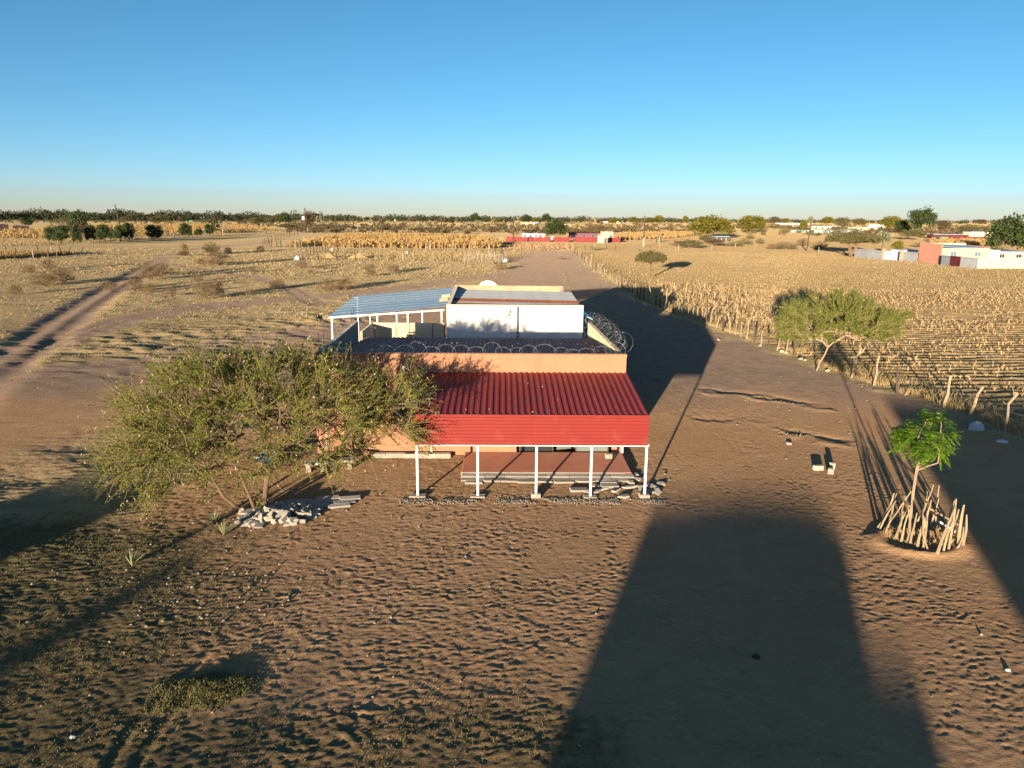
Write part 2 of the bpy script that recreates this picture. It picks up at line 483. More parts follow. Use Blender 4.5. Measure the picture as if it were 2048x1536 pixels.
def height(x, y, F=None, fine=True):
    x = np.asarray(x, dtype=np.float64); y = np.asarray(y, dtype=np.float64)
    F = F or ground_fields(x, y)
    z = (F['n1'] - 0.5) * 0.10 * sstep(30, 60, y)
    # sunken dirt road with ruts
    dl, sl = F['dl'], F['sl']
    z = z - 0.17 * (1 - sstep(1.3, 2.9, dl + (F['n2'] - .5) * 0.6)) * sstep(34, 42, y) * (1 - sstep(140, 190, y))
    z = z + 0.10 * np.exp(-((dl - 0.1) / 0.45) ** 2) * sstep(34, 42, y) * (1 - sstep(140, 190, y))
    z = z - 0.07 * np.exp(-((F['da'] - 0.75) / 0.25) ** 2) - 0.06 * np.exp(-((F['db'] - 0.8) / 0.3) ** 2)
    # churned sand where the tracks meet
    for cx, cy, r, a in ((-34, 60, 9, 0.16), (-20, 78, 8, 0.2), (-27, 66, 7, 0.16), (-22, 57, 10, 0.12), (-15, 58, 6, 0.12), (12, 95, 8, 0.1)):
        w = np.exp(-(((x - cx) / r) ** 2 + ((y - cy) / (r * 0.9)) ** 2))
        z = z + 0.45 * a * w * (1.4 * np.abs(fbm(x + 0.5 * y, y, 0.55, 2, 33) - 0.5) * 4 - 1.0)
    for pts, dep, wd in DITCHES:
        d, s = seg_dist(x + (F['n2'] - .5) * 1.5, y + (F['n2'] - .5) * 1.5, pts)
        dep = dep * 0.5 * (0.1 + 1.3 * sstep(.35, .65, F['n2']))
        z = z - dep * np.exp(-(d / wd) ** 2) + dep * 0.55 * np.exp(-((s - wd * 1.7) / (wd * 0.9)) ** 2) * (d < wd * 5)
    for pts in TYRES:
        d, _ = seg_dist(x, y, pts)
        lug = 0.5 + 0.5 * np.sin((y * 1.1 + x) * 2 * math.pi / 0.16)
        z = z - 0.028 * np.exp(-(d / 0.13) ** 4) * (0.55 + 0.45 * lug) + 0.014 * np.exp(-((d - 0.2) / 0.06) ** 2)
    ex_, ey_ = at(1836, 1086)
    re_ = np.hypot((x - ex_) / 1.25, (y - ey_) / 0.95)
    z = z + 0.10 * np.exp(-((re_ - 1.0) / 0.28) ** 2) * (0.6 + 0.8 * F['n2']) - 0.05 * (re_ < 0.75)
    # ploughed maize rows
    rows = 0.5 + 0.5 * np.sin((y * 0.985 - x * 0.06 + (F['n1'] - 0.5) * 1.2) * 2 * math.pi / 1.15)
    z = z + F['field'] * (1 - sstep(70, 110, y)) * (0.10 * rows - 0.03) * (0.5 + F['n2'])
    # grass hummocks
    g = 1 - F['bare']
    far = 1 - sstep(90, 200, y)
    z = z + far * g * 0.16 * (fbm(x, y, 0.45, 3, 61) - 0.5)
    if fine:
        near = 1 - sstep(45, 70, y)
        nb = 1 - np.abs(vnoise(x * 3.9 + 0.6 * F['n1'], y * 6.2, 71) * 2 - 1)
        nc = 1 - np.abs(vnoise(x * 6.1 + 0.5 * y, y * 8.3, 72) * 2 - 1)
        nd = vnoise(x * 9.5, y * 12.5, 74)
        amp = 0.55 + 0.7 * sstep(0.35, 0.65, fbm(x, y, 0.35, 3, 77))
        smooth = 1.0
        z = z + near * smooth * F['bare'] * amp * (0.007 * nb ** 2 + 0.011 * nc ** 2 + 0.013 * nd - 0.011)
        z = z + near * (1 - F['bare']) * (0.05 * nb * nc + 0.02 * nd - 0.02)
        z = z + near * F['corner'] * (0.045 * (fbm(x, y, 1.3, 3, 91) - 0.45) + 0.02 * nd)
    return z


def hz(x, y):
    return float(height(np.array([x]), np.array([y]))[0])


def build_ground():
    ys = [12.2]
    while ys[-1] < 9500:
        Y = ys[-1]
        if Y < 120: d = min(max(Y * Y / 7800.0, 0.052), 0.27)
        elif Y < 260: d = 0.9 + (Y - 120) * 0.008
        else: d = Y * 0.03
        ys.append(Y + d)
    yb = [-260, -160, -100, -70, -50] + list(np.arange(-40, 12, 2.5)) + [11.2]
    ys = np.array(yb + ys)
    xp = [0.0]
    xs = list(np.arange(-13.0, 16.0, 0.068))
    r = list(np.arange(16.06, 27, 0.135))
    while r[-1] < 95: r.append(r[-1] + 0.48)
    while r[-1] < 9000: r.append(r[-1] * 1.07)
    l = list(np.arange(13.09, 22, 0.135))
    while l[-1] < 85: l.append(l[-1] + 0.48)
    while l[-1] < 9000: l.append(l[-1] * 1.07)
    xs = np.array([-v for v in l[::-1]] + xs + r)
    X, Y = np.meshgrid(xs, ys)
    x, y = X.ravel(), Y.ravel()
    F = ground_fields(x, y)
    z = height(x, y, F)
    nx, ny = len(xs), len(ys)
    Z = z.reshape(ny, nx)
    rs = np.random.RandomState(77)
    stamps = []
    while len(stamps) < 3600:              # foot and hoof prints, walked in wandering lines
        px, py, a = rs.uniform(-12, 16), rs.uniform(12.3, 33), rs.uniform(0, 6.28)
        n, big_ = rs.randint(4, 26), rs.random() < 0.55
        for k in range(n):
            a += rs.normal() * 0.22
            px += math.cos(a) * rs.uniform(.28, .5); py += math.sin(a) * rs.uniform(.28, .5)
            sd = 0.09 if k % 2 else -0.09
            stamps.append((px - math.sin(a) * sd, py + math.cos(a) * sd, a, (0.15 if big_ else 0.09) * rs.uniform(.8, 1.2), (0.06 if big_ else 0.055) * rs.uniform(.8, 1.2), rs.uniform(.006, .019) * (0.35 + rs.random())))
    for px, py, a, l, w, dep in stamps:
        if not (-12.6 < px < 15.6 and 12.4 < py < 33) or (py > 28.6 and -9.2 < px < 5.6): continue
        i0, i1 = np.searchsorted(xs, (px - .34, px + .34)); j0, j1 = np.searchsorted(ys, (py - .34, py + .34))
        dx = xs[None, i0:i1] - px; dy = ys[j0:j1, None] - py
        u = (dx * math.cos(a) + dy * math.sin(a)) / l; v = (-dx * math.sin(a) + dy * math.cos(a)) / w
        q = u * u + v * v
        Z[j0:j1, i0:i1] += -dep * np.exp(-q ** 2) + 0.55 * dep * np.exp(-((np.sqrt(q) - 1.45) / 0.35) ** 2)
    z = Z.ravel()
    i = np.arange(nx * ny).reshape(ny, nx)
    Q = np.stack([i[:-1, :-1], i[:-1, 1:], i[1:, 1:], i[1:, :-1]], -1).reshape(-1, 4)
    me = mesh_np('ground', np.stack([x, y, z], 1), Q, ground_material(), smooth=True,
                 extra=dict(mauve=sstep(36, 50, y + (F['n1'] - .5) * 10), bare=F['bare'], field=F['field'], corner=F['corner']))
    o = obj('ground', me)
    tag(o, 'brown sandy ground with dry grass, wheel tracks and ploughed field', kind='structure')
    print('ground', nx, ny, nx * ny)


def ground_material():
    m = bpy.data.materials.new('sandy_ground')
    m.use_nodes = True
    nt = m.node_tree; N = nt.nodes; L = nt.links
    N.remove(N['Principled BSDF'])
    df = N.new('ShaderNodeBsdfDiffuse'); df.inputs['Roughness'].default_value = 1.0
    L.new(df.outputs[0], N['Material Output'].inputs['Surface'])
    tc = N.new('ShaderNodeTexCoord'); P = tc.outputs['Object']

    def noise(s, d=5, ro=0.6):
        n = N.new('ShaderNodeTexNoise'); n.inputs['Scale'].default_value = s; n.inputs['Detail'].default_value = d
        n.inputs['Roughness'].default_value = ro
        L.new(P, n.inputs['Vector']); return n.outputs['Fac']

    def rng(v, a, b, lo=0.0, hi=1.0):
        r = N.new('ShaderNodeMapRange'); r.inputs[1].default_value = a; r.inputs[2].default_value = b
        r.inputs[3].default_value = lo; r.inputs[4].default_value = hi
        L.new(v, r.inputs[0]); return r.outputs[0]

    def mix(f, a, b):
        x = N.new('ShaderNodeMix'); x.data_type = 'RGBA'
        L.new(f, x.inputs[0])
        for i, v in ((6, a), (7, b)):
            if isinstance(v, tuple): x.inputs[i].default_value = (*v, 1)
            else: L.new(v, x.inputs[i])
        return x.outputs[2]

    def mth(op, a, b):
        x = N.new('ShaderNodeMath'); x.operation = op
        for i, v in ((0, a), (1, b)):
            if isinstance(v, (int, float)): x.inputs[i].default_value = v
            else: L.new(v, x.inputs[i])
        return x.outputs[0]

    def attr(n):
        a = N.new('ShaderNodeAttribute'); a.attribute_name = n; return a.outputs['Fac']

    bare, field, corner = attr('bare'), attr('field'), attr('corner')
    big, mid, fin = noise(0.12, 6), noise(1.1, 6), noise(9.0, 5, 0.7)
    sand = mix(rng(big, 0.35, 0.65), SAND_A, SAND_B)
    sand = mix(rng(mid, 0.45, 0.72, 0, 0.6), sand, SAND_C)
    sand = mix(attr('mauve'), sand, mix(rng(mid, 0.4, 0.65), (0.27, 0.195, 0.145), (0.215, 0.152, 0.113)))  # compacted road tone, painted darker for the weak grazing light on it
    straw = mix(rng(mid, 0.35, 0.65), STRAW_A, STRAW_B)
    straw = mix(rng(noise(0.05, 5), 0.48, 0.66, 0, 0.65), straw, OLIVE)
    soil = mix(rng(noise(0.7, 5), 0.4, 0.6), FIELD_A, FIELD_B)
    g = mth('SUBTRACT', 1.0, bare)
    g = mth('ADD', g, mth('MULTIPLY', mth('SUBTRACT', mid, 0.5), 1.1))
    g = rng(g, 0.36, 0.9)
    col = mix(g, sand, straw)
    col = mix(rng(mth('MULTIPLY', field, rng(noise(0.03, 4), 0.3, 0.6, 0.35, 1.0)), 0, 1), col, soil)
    cg = rng(mth('ADD', corner, mth('MULTIPLY', mth('SUBTRACT', noise(2.6, 6), 0.5), 1.4)), 0.35, 0.85, 0, 0.85)
    col = mix(cg, col, mix(rng(fin, 0.4, 0.6), CORNER_A, CORNER_B))
    # small pale specks of gravel and dark droppings
    sp = rng(noise(22.0, 2, 0.5), 0.70, 0.76, 0, 0.55)
    col = mix(sp, col, (0.46, 0.38, 0.29))
    dk = rng(noise(6.0, 4, 0.6), 0.30, 0.22, 0, 0.5)
    col = mix(dk, col, (0.10, 0.07, 0.045))
    L.new(col, df.inputs['Color'])
    b1 = N.new('ShaderNodeBump'); b1.inputs['Distance'].default_value = 0.05; b1.inputs['Strength'].default_value = 1.0
    L.new(noise(9.0, 6, 0.74), b1.inputs['Height'])
    b2 = N.new('ShaderNodeBump'); b2.inputs['Distance'].default_value = 0.22
    L.new(rng(g, 0, 1, 0.15, 1.0), b2.inputs['Strength'])
    L.new(noise(1.6, 7, 0.72), b2.inputs['Height'])
    L.new(b1.outputs[0], b2.inputs['Normal'])
    L.new(b2.outputs[0], df.inputs['Normal'])
    return m


SAND_A, SAND_B, SAND_C = (0.43, 0.268, 0.152), (0.37, 0.220, 0.118), (0.31, 0.190, 0.108)
STRAW_A, STRAW_B, OLIVE = (0.46, 0.345, 0.19), (0.37, 0.275, 0.15), (0.28, 0.215, 0.115)
FIELD_A, FIELD_B = (0.44, 0.31, 0.155), (0.30, 0.20, 0.10)
CORNER_A, CORNER_B = (0.11, 0.092, 0.044), (0.18, 0.142, 0.072)  # dark grass, with the shade of the front corner put into the colour
build_ground()


# ------------------------------------------------------------------ sheet metal
def rib_sheet(name, w, n, length, h, material, style='rib'):
    """profiled sheet: ribs run along local y, width along x"""
    p = w / n
    prof = []
    for k in range(n):
        if style == 'rib':
            prof += [(k * p, 0), (k * p + 0.50 * p, 0), (k * p + 0.60 * p, h), (k * p + 0.88 * p, h)]
        else:
            prof += [(k * p + p * q / 6, h * 0.5 * (1 - math.cos(2 * math.pi * q / 6))) for q in range(6)]
    prof.append((w, 0))
    b = MB()
    vs = [(x, 0, z) for x, z in prof] + [(x, length, z) for x, z in prof]
    c = len(prof)
    b.add(vs, [(i, i + 1, c + i + 1, c + i) for i in range(c - 1)])
    return b.mesh(name, material)


def solid(o, t=0.006):
    m = o.modifiers.new('solid', 'SOLIDIFY'); m.thickness = t; m.offset = -1
    return o


def lay_sheets(name, me, parent, x0, w, n, y0, z0, y1, z1, sheet_len, jitter=0.004, mats=None, rng=random.Random(3)):
    a = math.atan2(z1 - z0, y1 - y0)
    s = math.hypot(z1 - z0, y1 - y0) / sheet_len
    out = []
    for k in range(n):
        o = obj(name, me, parent, (x0 + k * w, y0, z0 + (k % 2) * jitter), (a, 0, 0), (1.0, s, 1.0))
        solid(o)
        out.append(o)
    return out


# ------------------------------------------------------------------ orange shop with red veranda
def build_shop():
    YAW = R(0.8)
    sh = thing('shop_house', 'orange plastered shop with red sheet veranda and wired parapet', 'shop', (0, 32.4, 0), YAW)
    XL, XR, D, T = -8.72, 5.03, 11.4, 0.22
    top = 4.63
    # front wall round the door and window openings
    dx0, dx1, dz1 = 0.22, 4.55, 2.35
    wx0, wx1, wz0, wz1 = -5.15, -3.95, 1.75, 3.0
    w = MB()
    w.box(XL, wx0, 0, T, -0.1, top - 0.08); w.box(wx1, dx0, 0, T, -0.1, top - 0.08); w.box(dx1, XR, 0, T, -0.1, top - 0.08)
    w.box(wx0, wx1, 0, T, -0.1, wz0); w.box(wx0, wx1, 0, T, wz1, top - 0.08); w.box(dx0, dx1, 0, T, dz1, top - 0.08)
    w.build('front_wall', M['orange'], sh)
    c = MB().box(XL - 0.02, XR + 0.02, -0.02, T + 0.02, top - 0.08, top).build('coping', M['orange'], sh)
    # two hairline construction joints and a crack
    for xj in (0.78, 2.72):
        MB().box(xj, xj + 0.012, -0.006, 0.02, 3.86, top - 0.085).build('wall_joint', M['coping'], sh)
    cr = MB()
    rc = random.Random(5); xq, zq = 2.9, 4.40
    pts = []
    while xq < 4.9:
        pts.append((xq, -0.003, zq)); xq += rc.uniform(.08, .2); zq += rc.uniform(-.035, .03)
    cr.tube(pts, 0.007, 4); cr.build('wall_crack', M['coping'], sh)
    MB().tube([(-8.3, -0.02, 0.3), (-8.3, -0.02, 4.5)], 0.02, 6).build('conduit', M['white_paint'], sh)
    # left parapet wall (rises a little), right wall (falls towards the back)
    def side(name, x0, x1, yr, zr, m):
        b = MB()
        vs = [(x, y, z) for x in (x0, x1) for y, z in ((T, -0.1), (yr, -0.1), (yr, zr), (T, top - 0.085))]
        b.add(vs, [(0, 1, 2, 3), (7, 6, 5, 4), (0, 4, 5, 1), (1, 5, 6, 2), (2, 6, 7, 3), (3, 7, 4, 0)])
        return b.build(name, m, sh)
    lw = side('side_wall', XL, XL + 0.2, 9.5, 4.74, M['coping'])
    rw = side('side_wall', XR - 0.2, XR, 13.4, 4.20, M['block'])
    # block courses showing on the inner faces of both parapets
    rng = random.Random(4)
    bl = bevel_mesh_box('block', 0.39, 0.03, 0.185, M['block'])
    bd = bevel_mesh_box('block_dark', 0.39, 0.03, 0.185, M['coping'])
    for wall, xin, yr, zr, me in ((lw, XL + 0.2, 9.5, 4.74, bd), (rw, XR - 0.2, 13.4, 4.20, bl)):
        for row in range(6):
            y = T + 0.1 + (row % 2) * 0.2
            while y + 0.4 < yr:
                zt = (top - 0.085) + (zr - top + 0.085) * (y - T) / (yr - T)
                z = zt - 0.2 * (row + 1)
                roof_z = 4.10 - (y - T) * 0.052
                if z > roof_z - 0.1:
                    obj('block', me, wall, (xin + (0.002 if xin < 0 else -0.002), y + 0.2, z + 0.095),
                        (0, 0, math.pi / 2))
                y += 0.405
    MB().box(XL + 0.2, XR - 0.2, D, D + T, -0.1, 3.36).build('rear_wall', M['orange'], sh)
    # roof of faded maroon sheets falling to the back
    W = (XR - XL - 0.44) / 18
    me = rib_sheet('roof_sheet', W, 3, 11.6, 0.045, M['maroon_roof'])
    lay_sheets('roof_sheet', me, sh, XL + 0.22, W, 18, T + 0.02, 4.12, D + 0.35, 3.46, 11.6)
    MB().box(-1.6, -0.1, T + 0.3, T + 0.32, 4.12, 4.30).build('roof_flashing', M['rust'], sh)
    # recess, doors and glass behind the veranda
    MB().box(dx0, dx1, 0.9, 0.95, 0.2, dz1).box(dx0, dx1, T, 0.9, dz1, dz1 + 0.05).build('shop_front_back', M['interior'], sh)
    for x0, x1, m, rz in ((0.40, 1.85, 'glass', 0.0), (2.95, 4.35, 'door', 0.0)):
        f = MB().box(x0, x1, 0.10, 0.14, 0.16, dz1 - 0.06).build('door', M[m], sh)
        fr = MB()
        for a in (x0 - 0.05, x1):
            fr.box(a, a + 0.05, 0.09, 0.16, 0.155, dz1)
        fr.box(x0, x1, 0.09, 0.16, dz1 - 0.06, dz1)
        fr.build('door_frame', M['dark_steel'], f)
        MB().box(x1 - 0.16, x1 - 0.13, 0.05, 0.08, 1.1, 1.35).box(x1 - 0.16, x1 - 0.13, 0.08, 0.10, 1.1, 1.13).build('handle', M['white_paint'], f)
    leaf = MB().box(0, 0.95, -0.02, 0.02, 0.30, dz1 - 0.1).build('door', M['door'], sh, loc=(2.93, 0.16, 0), rot=(0, 0, R(198)))
    MB().box(0.8, 0.83, 0.02, 0.06, 1.0, 1.2).build('handle', M['white_paint'], leaf)
    # window beside the veranda
    wd = MB().box(wx0, wx1, 0.12, 0.13, wz0, wz1).build('window', M['blue_glass'], sh)
    fr = MB()
    for a in (wx0, (wx0 + wx1) / 2 - 0.02, wx1 - 0.04): fr.box(a, a + 0.04, 0.07, 0.12, wz0, wz1)
    fr.box(wx0 + 0.04, wx1 - 0.04, 0.075, 0.12, wz0, wz0 + 0.04).box(wx0 + 0.04, wx1 - 0.04, 0.075, 0.12, wz1 - 0.04, wz1)
    fr.build('window_frame', M['white_paint'], wd)
    MB().box(wx0 - 0.06, wx1 + 0.06, -0.06, 0.1, wz0 - 0.05, wz0 - 0.002).build('window_sill', M['orange'], wd)
    # flood light on the parapet
    fl = MB().box(-4.83, -4.50, -0.16, -0.05, 3.92, 4.12).build('floodlight', M['dark_steel'], sh)
    MB().box(-4.80, -4.53, -0.172, -0.163, 3.945, 4.095).build('lens', M['white_plastic'], fl)
    MB().box(-4.70, -4.63, -0.05, 0.0, 3.98, 4.06).box(-4.69, -4.64, -0.12, -0.07, 4.12, 4.20).build('bracket', M['dark_steel'], fl)
    # veranda
    PY = -5.2
    px = [-3.65, -1.35, 0.88, 2.97, 5.06]
    for x in px:
        p = MB().box(x - 0.045, x + 0.045, PY - 0.045, PY + 0.045, -0.1, 2.05).build('post', M['white_paint'], sh)
        bevel(p, 0.008)
    MB().box(px[0] - 0.06, px[-1] + 0.08, PY - 0.05, PY + 0.05, 2.05, 2.13).build('front_beam', M['white_paint'], sh)
    MB().box(px[0] - 0.03, px[-1] + 0.05, PY + 0.02, PY + 0.07, 3.08, 3.17).build('top_beam', M['white_paint'], sh)
    for x in px:
        MB().box(x - 0.03, x + 0.03, PY + 0.07, PY + 0.13, 2.13, 3.08).build('stud', M['white_paint'], sh)
        b = MB()
        b.add([(x - 0.03, PY + 0.13, 3.09), (x + 0.03, PY + 0.13, 3.09), (x + 0.03, -0.01, 3.63), (x - 0.03, -0.01, 3.63),
               (x - 0.03, PY + 0.13, 3.17), (x + 0.03, PY + 0.13, 3.17), (x + 0.03, -0.01, 3.71), (x - 0.03, -0.01, 3.71)],
              [(0, 3, 2, 1), (4, 5, 6, 7), (0, 1, 5, 4), (1, 2, 6, 5), (2, 3, 7, 6), (3, 0, 4, 7)])
        b.build('rafter', M['white_paint'], sh)
    for x in (-3.6, 5.0):
        p = MB().box(x - 0.04, x + 0.04, -0.09, -0.012, 0.0, 3.6).build('wall_post', M['white_paint'], sh)
    W = 8.80 / 12
    me = rib_sheet('veranda_sheet', W, 3, 5.26, 0.038, M['red_roof'])
    lay_sheets('veranda_roof_sheet', me, sh, -3.72, W, 12, PY - 0.05, 3.24, -0.012, 3.80, 5.26)
    fme = rib_sheet('fascia_sheet', 1.18, 9, 4.40, 0.022, M['red_fascia'], 'wave')
    for x0, dz in ((-3.72, 0.0), (0.685, 0.003)):
        # ribs lie level: turn the sheet so its width stands upright and its length runs along x
        o = obj('fascia_sheet', fme, sh)
        o.matrix_local = Matrix(((0, 1, 0, x0), (0, 0, -1, PY - 0.055 - dz), (1, 0, 0, 2.09), (0, 0, 0, 1)))
        solid(o)
    MB().box(-3.73, 5.095, PY - 0.085, PY - 0.03, 3.262, 3.285).build('edge_trim', M['red_fascia'], sh)
    rr = random.Random(77)
    b = MB()
    for k in range(24):
        x, f = rr.uniform(-3.4, 4.9), rr.random()
        q = Matrix.Translation((x, PY + f * 5.1, 3.31 + f * 0.555)) @ Euler((rr.uniform(0, 3), rr.uniform(0, 3), rr.uniform(0, 3))).to_matrix().to_4x4()
        w = rr.uniform(0.01, 0.026)
        b.box(-w, w, -w * .6, w * .6, -w * .3, w * .3, q)
    b.build('roof_debris', M['concrete'], sh)['kind'] = 'stuff'
    b = MB()
    for y, z in ((PY + 0.1, 3.31), (PY + 1.75, 3.485), (PY + 3.45, 3.66), (PY + 5.05, 3.835)):
        for k in range(36):
            x = -3.72 + (k + 0.74) * 8.8 / 36
            b.box(x - 0.014, x + 0.014, y - 0.014, y + 0.014, z - 0.02, z + 0.006)
    b.build('roof_screws', M['dark_steel'], sh)['kind'] = 'stuff'
    # porch slab and its step of loose pavers
    s = MB().box(-2.1, 4.98, -2.75, -0.01, -0.1, 0.15).build('porch_slab', M['porch'], sh)
    bevel(s, 0.02, 2)
    MB().box(-2.14, 4.70, -2.785, -2.753, -0.1, 0.146).build('slab_edge', M['paver'], sh)
    return sh


def bevel_mesh_box(name, l, d, h, m):
    """box with chamfered front edges, centred, 44 triangles or fewer"""
    b = MB(); e = min(0.012, d * 0.3)
    x, y, z = l / 2, d / 2, h / 2
    vs = [(-x, y, -z), (x, y, -z), (x, y, z), (-x, y, z),
          (-x, -y + e, -z), (x, -y + e, -z), (x, -y + e, z), (-x, -y + e, z),
          (-x + e, -y, -z + e), (x - e, -y, -z + e), (x - e, -y, z - e), (-x + e, -y, z - e)]
    b.add(vs, [(3, 2, 1, 0), (0, 1, 5, 4), (1, 2, 6, 5), (2, 3, 7, 6), (3, 0, 4, 7),
               (4, 5, 9, 8), (5, 6, 10, 9), (6, 7, 11, 10), (7, 4, 8, 11), (8, 9, 10, 11)])
    return b.mesh(name, m)


def slab_mesh(name, w, d, h, m, rng, broken=0.0):
    """a paving slab, optionally with broken corners: chamfered prism"""
    pts = []
    if broken > 0:
        n = rng.randint(4, 6)
        a0 = rng.uniform(0, 6.28)
        for k in range(n):
            a = a0 + 2 * math.pi * (k + rng.uniform(-0.25, 0.25)) / n
            r = rng.uniform(0.75, 1.1)
            pts.append((w * 0.56 * math.cos(a) * r, d * 0.56 * math.sin(a) * r))
    else:
        pts = [(-w / 2, -d / 2), (w / 2, -d / 2), (w / 2, d / 2), (-w / 2, d / 2)]
    n = len(pts); e = 0.012
    b = MB()
    vs = [(x, y, 0) for x, y in pts] + [(x, y, h - e) for x, y in pts] + [(x * (1 - 2 * e / w), y * (1 - 2 * e / d), h) for x, y in pts]
    fs = [tuple(range(n - 1, -1, -1)), tuple(range(2 * n, 3 * n))]
    for q in (0, n):
        fs += [(q + i, q + (i + 1) % n, q + n + (i + 1) % n, q + n + i) for i in range(n)]
    b.add(vs, fs)
    return b.mesh(name, m)


def build_paving():
    rng = random.Random(12)
    whole = [slab_mesh('paver', 0.80 + 0.08 * k, 0.36, 0.05, M['paver'], rng) for k in range(3)]
    thick = [slab_mesh('paver', 0.70 + 0.1 * k, 0.42, 0.07, M['concrete'], rng) for k in range(3)]
    broken = [slab_mesh('broken_slab', rng.uniform(0.4, 0.75), rng.uniform(0.28, 0.5), rng.uniform(0.05, 0.09), M['paver' if k % 2 else 'concrete'], rng, 1.0) for k in range(9)]
    # step of pavers in front of the porch
    st = thing('paver_step', 'two grey rows of paving slabs stepping down from the red porch', 'step', (1.4, 29.4, 0), R(0.8))
    x = -3.45
    k = 0
    for row, (y, z) in enumerate(((0.03, 0.055), (-0.34, 0.015))):
        x = -3.45
        while x < 2.75:
            me = whole[rng.randrange(3)]
            L = me.vertices[1].co.x * 2
            obj('paver', me, st, (x + L / 2, y + rng.uniform(-0.015, 0.015), z), (R(rng.uniform(-1.5, 1.5)), R(rng.uniform(-0.6, 0.6)), R(rng.uniform(-1.2, 1.2))))
            x += L + 0.012
    MB().box(-3.45, 2.75, -0.50, 0.20, -0.1, 0.012).build('fill', M['mortar'], st)
    MB().box(-3.45, 2.75, -0.13, 0.205, 0.012, 0.052).build('fill', M['mortar'], st)
    # loose slabs on the ground
    px = [(948, 965, 0, 0), (984, 962, 0, 0), (1019, 962, 0, 3), (1052, 964, 1, 0), (1088, 963, 0, -2), (1127, 964, 1, 4), (1172, 962, 0, 2),
          (1216, 965, 0, -4), (1219, 973, 0, 2), (1158, 981, 0, 4)]
    for (a, b_, thickk, rz) in px:
        X, Y = at(a, b_)
        o = obj('loose_slab', thick[rng.randrange(3)] if thickk else thick[0], None, (X, Y, hz(X, Y) - 0.005), (R(-3), R(rng.uniform(-2, 2)), R(rz)))
        tag(o, 'pale loose paving slab lying in front of the porch step', 'slab', 'loose slabs before the porch')
    for a, b_ in ((1190, 972), (1233, 962), (1240, 955), (1247, 948), (1252, 958), (1258, 975), (1262, 966), (1276, 960), (1284, 978), (1300, 984), (1316, 985),
                  (1322, 968), (1240, 944), (1268, 950), (1247, 994), (1232, 982), (1185, 985), (1205, 978), (1306, 975)):
        X, Y = at(a, b_)
        o = obj('broken_slab', rng.choice(broken), None, (X, Y, hz(X, Y) - 0.01), (R(rng.uniform(-5, 5)), R(rng.uniform(-6, 6)), rng.uniform(0, 6)))
        tag(o, 'broken grey slab scattered at the right end of the porch', 'slab', 'broken slabs beside the porch')
    # blocks under the veranda posts
    lab = ['thin brick packed under the corner post under the acacia side', 'rubble brick at the second veranda post from the acacia',
           'stacked pair of bricks at the middle veranda post', 'flat brick at the second veranda post from the broken slabs',
           'block at the corner post among the broken slabs']
    for k, (x, h, w) in enumerate(((-3.65, 0.09, 0.62), (-1.35, 0.08, 0.55), (0.88, 0.18, 0.36), (2.97, 0.07, 0.5), (5.06, 0.16, 0.38))):
        Y = 32.4 - 5.2 + x * 0.014
        o = MB().box(-w / 2, w / 2, -0.16, -0.05, 0, h).box(-w / 2, w / 2, 0.05, 0.16, 0, h * 0.9).box(-w / 2, -0.05, -0.048, 0.048, 0, h * 0.9).box(0.05, w / 2, -0.048, 0.048, 0, h * 0.9).build(
            'post_block', M['concrete'], None, loc=(x + 0.07, Y, -0.02))
        tag(o, lab[k], 'brick')
    # long kerb beams along the wall
    for a, b_, L, l in ((786, 915, 1.9, 'long pale kerb beam by the orange wall, end towards the acacia'),
                        (838, 913, 1.25, 'pale kerb beam by the orange wall between two others'), (880, 912, 1.0, 'short pale kerb beam by the wall, end towards the porch')):
        X, Y = at(a, b_)
        o = bevel(MB().box(-L / 2, L / 2, -0.14, 0.14, 0, 0.22).build('kerb_beam', M['concrete'], None, loc=(X, 31.95, -0.02), rot=(0, 0, R(2))), 0.02)
        tag(o, l, 'kerb')
    o = bevel(MB().box(-0.2, 0.2, -0.1, 0.1, 0, 0.19).build('cement_block', M['concrete'], None, loc=(4.35, 31.6, 0.15), rot=(0, 0, R(6))), 0.01)
    tag(o, 'single pale block standing on the red porch by the door', 'block')
    # rubble at the foot of the acacia
    hp = thing('rubble_pile', 'heap of broken grey slabs at the foot of the acacia', 'rubble', (-8.1, 25.3, 0))
    chunks = [slab_mesh('chunk', rng.uniform(0.2, 0.45), rng.uniform(0.18, 0.36), rng.uniform(0.06, 0.14), M['concrete' if k % 3 else 'paver'], rng, 1.0) for k in range(10)]
    for k in range(70):
        a, r = rng.uniform(0, 6.28), rng.random() ** 0.55
        x, y = 1.5 * r * math.cos(a) - 0.30, 1.0 * r * math.sin(a) - 0.15
        z = 0.16 * (1 - r) * rng.uniform(0.1, 1.1)
        obj('broken_slab', rng.choice(chunks), hp, (x, y, z), (R(rng.gauss(0, 13)), R(rng.gauss(0, 13)), rng.uniform(0, 6)), (s_ := rng.uniform(0.7, 1.7), s_, 1.0))
    for a, b_, rz, rx in ((512, 1045, 60, 30), (522, 1040, 55, 25), (500, 1038, 50, 30)):
        X, Y = at(a, b_)
        obj('leaning_slab', whole[0], hp, (X + 8.1, Y - 25.3, 0.05), (R(rx), 0, R(rz)))
    fs = thing('paver_stack', 'flat grey paving slabs laid behind the rubble heap', 'slabs', (-7.2, 26.3, 0))
    for i in range(3):
        for j in range(4):
            if (i, j) in ((0, 3), (2, 0)): continue
            obj('paver', whole[rng.randrange(3)], fs, (-1.0 + i * 0.86 + 0.12 * j, -0.6 + j * 0.38, 0.01 + 0.01 * ((i + j) % 2)), (R(rng.uniform(-3, 3)), R(rng.uniform(-3, 3)), R(14 + rng.uniform(-5, 5))))
